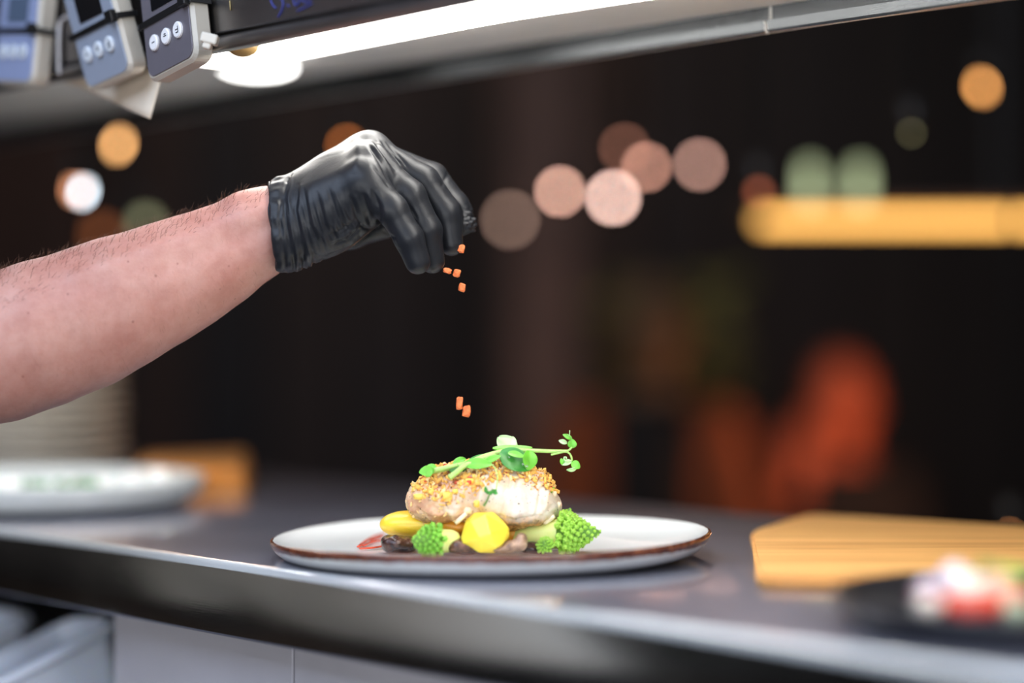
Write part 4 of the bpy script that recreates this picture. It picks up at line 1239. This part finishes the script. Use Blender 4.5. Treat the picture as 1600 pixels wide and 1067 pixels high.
# pea shoots
def leaf_mat(name, c, var=0.15):
    t = NT(name); b = t.b
    n = t.noise(110, 4, t.coord(), 0.5)
    cc = lin(c)
    t.link(t.ramp(n, [(0.3, tuple(x * (1 - var * 1.4) for x in cc[:3]) + (1,)), (0.7, tuple(min(1, x * (1 + var)) for x in cc[:3]) + (1,))]), b.inputs['Base Color'])
    b.inputs['Roughness'].default_value = 0.35; b.inputs['Subsurface Weight'].default_value = 0.3
    b.inputs['Subsurface Radius'].default_value = (.4, 1, .2); b.inputs['Subsurface Scale'].default_value = 0.002
    t.bump(n, 0.3, 0.0005)
    return t.m
lf_b = leaf_mat('leaf_bright', (112, 190, 62)); lf_d = leaf_mat('leaf_dark', (58, 132, 48)); lf_p = leaf_mat('leaf_pale', (186, 222, 160), .08); stm = leaf_mat('shoot_stem', (176, 214, 120), .08)
def leaf(p0, p1, wpx, nrm, m, parent, org, fold=0.25, bend=0.15, nu=10, nv=8, asym=1.0, wave=0.0):
    """blade from base p0 to tip p1, width in px, faces nrm"""
    p0 = Vector(p0); p1 = Vector(p1); d = p1 - p0; L = d.length; dn = d.normalized()
    n3 = Vector(nrm); n3 = (n3 - dn * n3.dot(dn)).normalized(); sd = dn.cross(n3)
    W = wpx / s1 / 2
    vs, fs = [], []
    for i in range(nu + 1):
        t = i / nu
        w_ = W * (math.sin(math.pi * min(1, t * 0.96 + 0.03)) ** 0.62) * (1.12 - 0.3 * t)
        for j in range(nv + 1):
            s_ = j / nv * 2 - 1
            k = asym if s_ > 0 else 1.0
            p = p0 + dn * L * t + sd * s_ * w_ * k + n3 * (abs(s_) * fold * w_ - bend * L * (t - .5) ** 2 * 2 + wave * W * math.sin(5 * t + 3 * s_) * abs(s_))
            vs.append(p - org)
    for i in range(nu):
        for j in range(nv):
            q = i * (nv + 1) + j; fs.append((q, q + 1, q + nv + 2, q + nv + 1))
    o = link_mesh('leaf', vs, fs, m, parent)
    mod(o, 'SOLIDIFY', thickness=0.00035, offset=0)
    mod(o, 'SUBSURF', levels=1, render_levels=1)
    return o
def Z4(x, y, dy): return fp(640 + x / 5.333, 660 + y / 5.333, dy)   # from the enlarged crop
V3 = Vector
sh1 = empty('pea_shoot', fp(760, 706, -6)); og = V3(sh1.location)
tag(sh1, 'long pea shoot across the fish with tendrils reaching to the right', 'pea shoot', 'pea shoots on the fish')
tube('stem', [Z4(180, 412, -12), Z4(300, 385, -14), Z4(470, 345, -14), Z4(640, 280, -10), Z4(790, 240, -8), Z4(900, 236, -8), Z4(1010, 234, -8), Z4(1180, 240, -8), Z4(1320, 240, -8)], [.0014, .0017, .0019, .0018, .0016, .0015, .0013, .0012, .0010], stm, sh1, org=og)
tube('side_stem', [Z4(1310, 242, -8), Z4(1335, 225, -8), Z4(1352, 205, -8)], .0006, stm, sh1, org=og)
tube('side_stem', [Z4(1305, 243, -8), Z4(1335, 262, -8), Z4(1350, 295, -8), Z4(1352, 320, -8)], .0006, stm, sh1, org=og)
tube('side_stem', [Z4(1290, 244, -8), Z4(1230, 258, -9), Z4(1178, 270, -9)], .0006, stm, sh1, org=og)
tube('tendril', [Z4(1345, 318, -8), Z4(1310, 322, -9), Z4(1288, 308, -9), Z4(1290, 290, -8), Z4(1304, 292, -8), Z4(1306, 304, -8)], .0005, lf_p, sh1, org=og)
tube('tendril', [Z4(1332, 112, -8), Z4(1333, 88, -8), Z4(1334, 66, -8)], .0003, lf_p, sh1, org=og)
leaf(Z4(1350, 215, -8), Z4(1358, 138, -8), 15, (0.1, -1, .3), lf_b, sh1, og, .15)
leaf(Z4(1355, 140, -8), Z4(1278, 98, -8), 9, (.1, -1, .6), lf_b, sh1, og, .2)
leaf(Z4(1312, 172, -8), Z4(1242, 150, -8), 8, (.1, -1, .2), lf_p, sh1, og, .3)
leaf(Z4(1350, 330, -8), Z4(1420, 380, -8), 14, (0.1, -1, .2), lf_b, sh1, og, .15)
leaf(Z4(1392, 385, -8), Z4(1308, 398, -8), 8, (.1, -.7, -.5), lf_p, sh1, og, .3)
leaf(Z4(1350, 320, -8), Z4(1262, 350, -8), 10, (.2, -1, .4), lf_p, sh1, og, .3)
leaf(Z4(1280, 352, -8), Z4(1262, 300, -8), 8, (.2, -1, .2), lf_b, sh1, og, .3)
# big upper pale leaf, lower dark one and the bright right lobe
leaf(Z4(870, 245, -4), Z4(740, 115, 2), 36, (0.5, -1, .5), lf_p, sh1, og, .2, .1, wave=.15)
leaf(Z4(800, 240, -4), Z4(850, 105, 4), 28, (-.3, -1, .3), lf_p, sh1, og, .1, .2, wave=.1)
leaf(Z4(690, 222, -6), Z4(1025, 215, -6), 15, (0, -.7, 1), lf_b, sh1, og, .25, -.05)
leaf(Z4(755, 245, -14), Z4(1005, 390, -14), 38, (0.2, -1, .35), lf_d, sh1, og, .3, .15, wave=.08)
leaf(Z4(1000, 232, -12), Z4(990, 400, -14), 28, (0.6, -1, .1), lf_b, sh1, og, .25, .1)
leaf(Z4(820, 250, -16), Z4(960, 285, -16), 12, (0.1, -1, .7), lf_b, sh1, og, .2, .1)
# droplets on the dark leaf
dm = mat('water_drop', (235, 245, 240), 0.03, trans=0.9)
vs, fs = ICO[2]
for (x, y, r_) in ((945, 350, 11), (975, 365, 13), (828, 290, 8)):
    link_mesh('water_drop', [V3(v) * (r_ / 5.333 / s1) + V3(Z4(x, y, -18.5)) - og for v in vs], fs, dm, sh1)
sh2 = empty('pea_shoot', fp(715, 725, -14)); og = V3(sh2.location)
tag(sh2, 'short pea shoot at the left end of the fish with round leaflets', 'pea shoot', 'pea shoots on the fish')
tube('stem', [Z4(332, 462, -24), Z4(400, 408, -22), Z4(460, 360, -20), Z4(560, 320, -18), Z4(720, 262, -16)], [.0018, .0018, .0017, .0015, .0012], stm, sh2, org=og)
tube('side_stem', [Z4(215, 395, -16), Z4(300, 378, -18), Z4(400, 352, -19)], [.0016, .0015, .0012], stm, sh2, org=og)
leaf(Z4(205, 395, -16), Z4(78, 415, -17), 17, (0, -1, .2), lf_b, sh2, og, .1)
leaf(Z4(225, 385, -13), Z4(150, 352, -12), 10, (0.2, -1, .6), lf_b, sh2, og, .3)
leaf(Z4(180, 405, -17), Z4(135, 455, -17), 10, (0, -1, .2), lf_b, sh2, og, .2)
leaf(Z4(360, 345, -14), Z4(470, 300, -12), 13, (0.1, -1, .8), lf_b, sh2, og, .4, wave=.2)
leaf(Z4(450, 345, -20), Z4(690, 345, -22), 19, (0, -1, .5), lf_b, sh2, og, .25, .12)
leaf(Z4(620, 330, -20), Z4(760, 275, -18), 11, (0, -1, .4), lf_b, sh2, og, .25, .1)
leaf(Z4(470, 330, -12), Z4(700, 262, -8), 13, (0, -.7, 1), lf_d, sh2, og, .3, .1)
leaf(Z4(330, 400, -18), Z4(480, 385, -18), 11, (0, -1, .3), lf_d, sh2, og, .25, .1)
sh3 = empty('herb_sprig', fp(775, 735, -26)); og = V3(sh3.location)
tag(sh3, 'thin curled herb sprig hanging down the front of the fish', 'herb')
tube('stem', [Z4(690, 350, -24), Z4(722, 400, -25), Z4(732, 460, -27), Z4(722, 560, -29)], .0004, stm, sh3, org=og)
tube('stem', [fp(770, 764, -29), fp(765, 772, -30), fp(761, 782, -30), fp(756, 790, -29)], [.0004, .0005, .0006, .0008], leaf_mat('herb_stalk', (104, 132, 70)), sh3, org=og)
for (a_, b_, w_) in (((640, 590), (630, 530), 6), ((660, 600), (690, 570), 7), ((690, 590), (725, 560), 8), ((700, 585), (735, 590), 6), ((655, 600), (640, 560), 5)):
    leaf(Z4(a_[0], a_[1], -30), Z4(b_[0], b_[1], -31), w_, (0, -1, .2), lf_d, sh3, og, .2)
# leaf scrap on the fish edge
hs = empty('herb_sprig', fp(856, 752, -6)); og = V3(hs.location)
tag(hs, 'tiny frilled green scrap on the right shoulder of the fish', 'herb')
for k in range(5):
    leaf(fp(852 + k * 2.2, 754 + k * 4, -8), fp(850 + k * 4, 746 + k * 3.6, -6), 4, (0, -1, .4), lf_b, hs, og, .2)

# ------------------------------------------------------------------ garnish on the left plate
def lfp(px, py, dY=0): return P(px, py, 1.63 + dY)
gsal = empty('salad_garnish', lfp(110, 765)); og = V3(gsal.location)
tag(gsal, 'loose green salad leaves on the plain plate at the left', 'salad')
random.seed(8)
for i in range(60):
    x = random.uniform(36, 155); y = random.uniform(752, 764)
    leaf(lfp(x, y, random.uniform(-.05, .03)), lfp(x + random.uniform(-16, 16), y - random.uniform(-2, 9), random.uniform(-.05, .03)), random.uniform(8, 16), (random.uniform(-.4, .4), -1, .6), lf_d, gsal, og, .3, nu=5, nv=4)
glare_m = mat('white_cheese', (248, 246, 240), 0.3, sss=0.2, bump=.2, bscale=200)  # white blocks stand in for bright reflections in the plate glaze
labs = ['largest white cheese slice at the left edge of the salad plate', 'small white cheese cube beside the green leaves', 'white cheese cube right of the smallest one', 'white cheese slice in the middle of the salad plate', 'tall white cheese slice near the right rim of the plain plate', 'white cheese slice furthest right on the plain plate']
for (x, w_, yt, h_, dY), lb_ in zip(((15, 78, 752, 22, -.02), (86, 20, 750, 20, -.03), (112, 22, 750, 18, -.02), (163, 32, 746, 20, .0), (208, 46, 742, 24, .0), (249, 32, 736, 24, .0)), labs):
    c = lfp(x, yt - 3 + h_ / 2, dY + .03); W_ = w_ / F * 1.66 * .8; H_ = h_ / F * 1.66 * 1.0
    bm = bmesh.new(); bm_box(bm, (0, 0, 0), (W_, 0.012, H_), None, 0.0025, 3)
    o = link_bm('cheese_piece', bm, glare_m, None, smooth=False)
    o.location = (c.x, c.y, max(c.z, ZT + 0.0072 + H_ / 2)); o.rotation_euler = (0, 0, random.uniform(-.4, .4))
    tag(o, lb_, 'cheese', 'white cheese pieces on the left plate')  # not real cheese, the blocks stand in for glaze reflections

# ------------------------------------------------------------------ food on the dark plate
def dpt(px, py, dY=0): return P(px, py, 0.96 + dY)
def blob(name, px, py, dY, rx, ry, rz, m, lab, cat, seed, grp=None):
    vs, fs = ICO[3]
    c = dpt(px, py, dY)
    out = [V3((v.x * rx, v.y * ry, v.z * rz)) * (1 + .22 * noise.noise(v * 2.2 + V3((seed, 0, 0)))) for v in vs]
    zmin = min(v.z for v in out)
    c.z = max(c.z, ZT + 0.0058 - zmin)
    o = link_mesh(name, out, fs, m); o.location = c
    tag(o, lab, cat, grp)
    return o
tom = mat('tomato_red', (206, 62, 36), 0.22, var=.15, vscale=60, sss=.2)
sal = mat('salmon_pink', (236, 170, 150), 0.3, var=.12, vscale=60, sss=.3)
crm = mat('cream_white', (238, 226, 212), 0.35, sss=.2)
onm = mat('onion_purple', (120, 36, 72), 0.3, var=.3, vscale=60)
wrm = mat('radish_white', (226, 216, 226), 0.3, sss=.2)
blob('tomato_piece', 1520, 956, 0, .017, .014, .0075, tom, 'round red tomato piece in the middle of the black plate', 'tomato', 1)
blob('tomato_piece', 1572, 946, .01, .012, .012, .009, tom, 'orange-red tomato piece right of the round one on black plate', 'tomato', 5)
blob('salmon_piece', 1512, 928, 0.004, .010, .010, .0095, crm, 'cream coloured piece lying on the red tomato', 'food', 2)
blob('salmon_piece', 1552, 926, .006, .012, .012, .009, sal, 'pink salmon piece lying behind the red tomato', 'food', 3)
blob('radish_piece', 1492, 914, .02, .009, .010, .010, wrm, 'pale radish piece left of the cream piece', 'radish', 4)
blob('radish_piece', 1462, 916, .03, .010, .008, .004, wrm, 'thin pale radish slice nearest the oak board', 'radish', 9)
blob('onion_piece', 1462, 930, .02, .012, .008, .004, onm, 'purple onion strip at the left of the food on black plate', 'onion', 6)
blob('onion_piece', 1600, 935, .015, .012, .008, .006, onm, 'purple onion strip at the right of the food on black plate', 'onion', 7)
blob('radish_piece', 1450, 946, -.01, .006, .006, .006, crm, 'small cream dot of sauce in front of purple onion', 'food', 8)
blob('radish_piece', 1588, 960, -.01, .007, .007, .006, mat('pale_green', (170, 180, 150), .4), 'pale green crumb in front of the tomato pieces', 'food', 10)
gg = empty('green_leaves', dpt(1560, 895)); og = V3(gg.location)
tag(gg, 'green herb leaves on top of the food on the black plate', 'herb')
for (x0, y0, x1, y1, w_, m_) in ((1540, 905, 1535, 875, 24, lf_d), (1546, 903, 1556, 878, 18, lf_d), (1562, 906, 1582, 884, 24, lf_b), (1570, 908, 1600, 890, 22, lf_b), (1590, 908, 1616, 888, 20, lf_d)):
    leaf(dpt(x0, y0, .012), dpt(x1, y1, .012), w_ * .8, (0, -1, .5), m_, gg, og, .25)

# ------------------------------------------------------------------ restaurant behind
def blur(Y): return 0.0535 * F / 1.285 * (1 - 1.285 / Y)
cord_m = mat('black_cord', (10, 10, 10), 0.6)
sock_m = mat('bulb_socket', (30, 26, 22), 0.5)
_lm = {}
def bulb(px, py, Y, rpx, col, strength, label, cat='lamp', name='pendant_lamp', stretch=1.0, tilt=0.0, grp='small hanging bulbs in the dining room'):
    e = empty(name, P(px, py, Y))
    tag(e, label, cat, grp)
    r = rpx * Y / F
    vs, fs = ICO[2]
    R3 = Matrix.Rotation(tilt, 3, 'Y')
    key = (col, strength)
    if key not in _lm: _lm[key] = mat('bulb_glow', col, 0.4, emit=col, estr=strength)
    g = link_mesh('bulb', [R3 @ V3((v.x * r, v.y * r, v.z * r * stretch)) for v in vs], fs, _lm[key], e)
    lathe('socket', [(0.0005, r * stretch + .03), (.008, r * stretch + .03), (.009, r * stretch), (0.0005, r * stretch)], sock_m, e, n=12)
    z1 = 3.0 - (ZC - (py - HY) / F * Y)
    vs, fs = tube_geo([V3((0, 0, r * stretch + .03)), V3((0, 0, z1))], .0025, 6)
    link_mesh('cord', vs, fs, cord_m, e)
    return e
PK = (255, 200, 176)
K = 1.0
def disc(px, py, dia, colour, bright, label, **kw):
    """bulb whose defocused disc has the given diameter and mean display colour"""
    c = dia * 0.88
    Y = 1.285 / (1 - c / (0.0535 * F / 1.285))
    rpx = dia * 0.07 * kw.pop('rk', 1.0)
    cov = (2 * rpx) ** 2 / c ** 2 * kw.get('stretch', 1.0)
    cl = lin(colour); mx = max(cl[:3])
    sat = tuple(int(255 * ((x / mx) ** (1 / 2.2))) for x in cl[:3])
    bulb(px, py, Y, rpx, sat, round(mx * bright / cov, 2), label, **kw)
disc(797, 343, 106, (104, 84, 74), 1.0, 'dim brownish glowing bulb, lowest and leftmost of the cluster of round lights')
disc(875, 299, 91, (206, 160, 142), 1.0, 'pink glowing bulb second from the left in the cluster of round lights')
disc(958, 309, 99, (236, 196, 182), 1.05, 'brightest pale pink bulb in the cluster of round lights')
disc(1010, 261, 90, (168, 122, 106), 1.0, 'brownish pink bulb between the brightest one and the rightmost one of the cluster')
disc(976, 232, 92, (92, 60, 48), 1.0, 'dim brown bulb, highest of the cluster of round lights')
disc(1093, 257, 95, (156, 120, 108), 1.0, 'greyish pink bulb, rightmost of the cluster of round lights')
disc(185, 226, 72, (232, 172, 108), 1.0, 'amber bulb hanging below the shelf above the forearm', stretch=1.9, tilt=.35, rk=1.3)
disc(130, 300, 66, (222, 236, 246), 1.0, 'bright white bulb hanging left above the forearm', stretch=1.9, tilt=.35, rk=1.3)
disc(121, 294, 74, (190, 128, 90), .9, 'dull copper bulb right behind the bright white one', stretch=1.9, tilt=.3, rk=1.2)
disc(542, 228, 80, (120, 66, 26), 1.0, 'dim orange bulb behind the knuckles of the glove')
disc(1534, 136, 76, (206, 142, 78), 1.0, 'orange bulb high up at the right above the long lamp', stretch=1.7, tilt=-.4, rk=1.2)
disc(1424, 208, 58, (44, 42, 28), 1.0, 'very dim olive bulb near the orange one at right')
disc(1578, 832, 58, (104, 66, 36), 1.0, 'dim brown bulb low at the right just over the oak board')
disc(228, 350, 84, (66, 66, 48), 1.0, 'dim green-grey bulb just above the hairy forearm', rk=2.2)
disc(1186, 300, 62, (84, 42, 26), 1.0, 'dim red bulb over the left end of the long lamp', rk=2)

disc(160, 368, 92, (66, 34, 14), 1.0, 'dim orange bulb low behind the forearm under the bright white one', rk=2.4)
# long linear lamp on a shelf
YL = 2.86
ls = empty('wall_shelf', P(1156, 342, YL))
tag(ls, 'long glowing amber shelf light with glass jars on it at the right', 'shelf')
vL = P(1185, 345, YL); xr = P(2100, 345, YL).x
glow = mat('amber_glow', (255, 196, 110), .4, emit=(255, 186, 92), estr=2.9)
og = V3(ls.location)
box('light_tube', V3(((vL.x + xr) / 2, YL, vL.z)) - og, (xr - vL.x, 0.012, 0.016), glow, ls, bevel=.004)
box('shelf_board', V3(((vL.x + xr) / 2, YL + .07, vL.z + .018)) - og, (xr - vL.x + .02, 0.13, 0.012), mat('shelf_wood', (60, 34, 18), .6), ls, bevel=.002)
for xx in (xr - .03, vL.x + .35):
    box('hanger', V3((xx, YL + .12, (vL.z + 3.0) / 2 + .012)) - og, (0.012, 0.012, 3.0 - vL.z - .024), M['dark'], ls)
jar_m = mat('pale_green_glass', (190, 204, 160), .3, emit=(186, 196, 148), estr=1.5)  # emission stands in for the shelf light falling on the jars
for (px, lab) in ((1266, 'pale green lit glass jar on the glowing shelf, left of two'), (1344, 'pale green lit glass jar on the glowing shelf, right of two')):
    j = empty('glass_jar', V3((P(px, 0, YL + .06).x, YL + .06, vL.z + .0245)))
    tag(j, lab, 'jar', 'lit jars on the glowing shelf')
    lathe('jar_body', [(0.0, 0), (.008, 0), (.010, .004), (.010, .045), (.007, .051), (.007, .056), (.005, .056), (.006, .050), (.008, .044), (.008, .005), (0, .003)], jar_m, j, n=24)
    lathe('candle', [(0, .004), (.006, .004), (.006, .03), (0, .03)], mat('candle_wax', (230, 220, 180), .5, emit=(240, 220, 160), estr=.5), j, n=16)  # unseen glowing candle, added to go with the jar's emission

# diners, strongly out of focus
def diner(base, face_dir, skin, cloth, hairc, pose, label, cardigan=None):
    e = empty('person', base); e.rotation_euler = (0, 0, face_dir)
    tag(e, label, 'person', 'diners seated beyond the counter')
    L = pose
    def f(X, Y, Z):
        d = None
        def add(c, k=.02):
            nonlocal d
            d = c if d is None else smin(d, c, k)
        add(ell_sdf(X, Y, Z, (0, -.01, .68), (.078, .095, .118)))               # skull
        add(ell_sdf(X, Y, Z, (0, -.065, .635), (.05, .045, .055)), .02)          # jaw
        add(ell_sdf(X, Y, Z, (0, -.112, .665), (.012, .018, .022)), .008)        # nose
        for s_ in (-1, 1): add(ell_sdf(X, Y, Z, (s_ * .08, .0, .67), (.012, .018, .03)), .006)
        for s_ in (-1, 1): add(-ell_sdf(X, Y, Z, (s_ * .032, -.115, .695), (.016, .012, .01)) * 0 + 1, .001)
        add(cone_sdf(X, Y, Z, (0, .01, .60), (0, .02, .49), .055, .06), .02)     # neck
        add(cone_sdf(X, Y, Z, (-.13, .02, .46), (.13, .02, .46), .06, .06), .05)
        add(cone_sdf(X, Y, Z, (0, .02, .38), (0, .02, .05), .14, .13, .75), .06) # trunk
        for (sh_, el_, wr_, fi_) in L:
            add(cone_sdf(X, Y, Z, sh_, el_, .05, .042), .03); add(cone_sdf(X, Y, Z, el_, wr_, .042, .028), .015)
            w0 = np.array(wr_); fdir = np.array(fi_) - w0; fdir = fdir / np.linalg.norm(fdir)
            side = np.cross(fdir, [0, 0, 1.]); side = side / (np.linalg.norm(side) + 1e-9)
            add(cone_sdf(X, Y, Z, w0, w0 + fdir * .08, .026, .03), .02)
            for q in range(4):
                p0 = w0 + fdir * .08 + side * (q - 1.5) * .018; add(cone_sdf(X, Y, Z, p0, p0 + fdir * (.07 - abs(q - 1.4) * .01) , .010, .008), .006)
            p0 = w0 + fdir * .03 + side * .03; add(cone_sdf(X, Y, Z, p0, p0 + fdir * .045 + side * .03, .011, .009), .008)
        for s_ in (-1, 1):
            add(cone_sdf(X, Y, Z, (s_ * .09, .02, .0), (s_ * .11, -.40, .0), .085, .06), .03)
            add(cone_sdf(X, Y, Z, (s_ * .11, -.40, .0), (s_ * .11, -.38, -.40), .058, .04), .02)
            add(cone_sdf(X, Y, Z, (s_ * .11, -.37, -.42), (s_ * .11, -.50, -.43), .038, .03), .02)
        return d
    body = net_obj('body', f, (-.36, -.62, -.48), (.36, .24, .84), .012, skin, e)
    def fc(X, Y, Z):
        d = f(X, Y, Z) - .008
        hands = 1e9
        for (sh_, el_, wr_, fi_) in L:
            hands = np.minimum(hands, np.sqrt((X - wr_[0]) ** 2 + (Y - wr_[1]) ** 2 + (Z - wr_[2]) ** 2))
            hands = np.minimum(hands, cone_sdf(X, Y, Z, wr_, np.array(wr_) + (np.array(fi_) - np.array(wr_)) / np.linalg.norm(np.array(fi_) - np.array(wr_)) * .18, .03, .03))
        return np.maximum(np.maximum(np.maximum(d, Z - .525), .05 - hands), -.38 - Z)
    net_obj('clothes', fc, (-.38, -.62, -.48), (.38, .26, .56), .013, cloth, e)
    if cardigan:
        def fk(X, Y, Z):
            d = f(X, Y, Z) - .016
            hands = 1e9
            for (sh_, el_, wr_, fi_) in L: hands = np.minimum(hands, cone_sdf(X, Y, Z, wr_, np.array(wr_) + (np.array(fi_) - np.array(wr_)) / np.linalg.norm(np.array(fi_) - np.array(wr_)) * .18, .03, .03))
            openf = np.where(Y < 0.0, .10 - np.abs(X) , -1)
            return np.maximum.reduce([d, Z - .52, .05 - hands, openf, .02 - Z])
        net_obj('cardigan', fk, (-.38, -.62, -.02), (.38, .26, .56), .013, cardigan, e)
    def fh(X, Y, Z):
        d = ell_sdf(X, Y, Z, (0, .012, .70), (.09, .108, .115))
        return np.maximum(d, -(Y + .055 + (Z - .70) * -.55))
    net_obj('hair', fh, (-.11, -.12, .55), (.11, .14, .84), .01, hairc, e)
    return e
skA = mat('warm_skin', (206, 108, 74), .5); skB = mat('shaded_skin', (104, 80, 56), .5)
pA = P(1312, 640, 5.5)
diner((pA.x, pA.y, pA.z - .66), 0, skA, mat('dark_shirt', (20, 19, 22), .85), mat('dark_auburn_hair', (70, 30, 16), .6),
      [((-.15, .02, .44), (-.17, -.20, .28), (-.13, -.12, .50), (-.11, -.08, .62)), ((.16, .02, .44), (.21, -.02, .18), (.12, -.26, .12), (.0, -.34, .12))],
      'person with face lit orange, one hand at the cheek, in a dark shirt')
pB = P(1016, 532, 4.9)
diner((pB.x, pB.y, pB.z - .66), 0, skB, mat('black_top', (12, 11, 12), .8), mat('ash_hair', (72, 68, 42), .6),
      [((-.16, .02, .44), (-.23, .0, .17), (-.14, -.22, .12), (-.02, -.30, .12)), ((.16, .02, .44), (.23, .0, .17), (.14, -.22, .12), (.02, -.30, .13))],
      'person with ash hair in a black top under an open rust cardigan', mat('rust_cardigan', (140, 72, 36), .85))
def chair(base, rz, label, m):
    e = empty('chair', base, rz); tag(e, label, 'chair', 'dining chairs')
    box('seat', (0, 0, .44), (.44, .44, .04), m, e, bevel=.01)
    box('backrest', (0, .20, .72), (.42, .03, .22), m, e, bevel=.01)
    for sx in (-1, 1):
        for sy in (-1, 1): box('leg', (sx * .19, sy * .19, .21), (.035, .035, .42), m, e, bevel=.004)
    for sx in (-1, 1): box('back_post', (sx * .19, .205, .61), (.03, .03, .34), m, e, bevel=.004)
    return e
chm = mat('chair_wood', (44, 26, 16), .6)
for pp0, zz, lab in ((pA, 0, 'dark wooden chair under the person with the orange-lit face'), (pB, 0, 'dark wooden chair under the person in the rust cardigan')):
    # seat height matched to the sitter
    hz = pp0.z - .66 - .105
    c = chair((pp0.x, pp0.y + .04, 0), 0, lab, chm)
    c.scale = (1, 1, hz / .46)
# leafy plant behind the diners
pt_ = empty('potted_plant', (P(1030, 0, 5.75).x, 5.75, 0)); og = V3((0, 0, 0))
tag(pt_, 'leafy olive green potted plant behind the person with ash hair', 'plant')
lathe('pot', [(0, 0), (.13, 0), (.17, .32), (.15, .32), (.12, .05), (0, .05)], mat('clay_pot', (70, 50, 40), .7), pt_, n=24)
random.seed(3); pg = []
for i in range(110):
    a = random.uniform(0, 6.28); r_ = random.uniform(0.0, .17); z_ = random.uniform(.9, 1.38)
    c = V3((r_ * math.cos(a), r_ * math.sin(a), z_)); d_ = V3((math.cos(a), math.sin(a), random.uniform(-.3, .8))).normalized()
    s_ = d_.orthogonal().normalized() * .028; L_ = random.uniform(.07, .13)
    pg.append(([c, c + d_ * L_ * .4 + s_, c + d_ * L_, c + d_ * L_ * .4 - s_, c + d_ * L_ * .4 + V3((0, 0, .006))], [(0, 1, 4), (1, 2, 4), (2, 3, 4), (3, 0, 4)]))
f_ = join_geo('foliage', pg, mat('olive_leaf', (104, 112, 54), .5, var=.3, vscale=8), pt_, smooth=False); f_['kind'] = 'stuff'
tube('trunk', [V3((0, 0, .05)), V3((.01, 0, .5)), V3((0, .01, 1.1))], .012, chm, pt_)
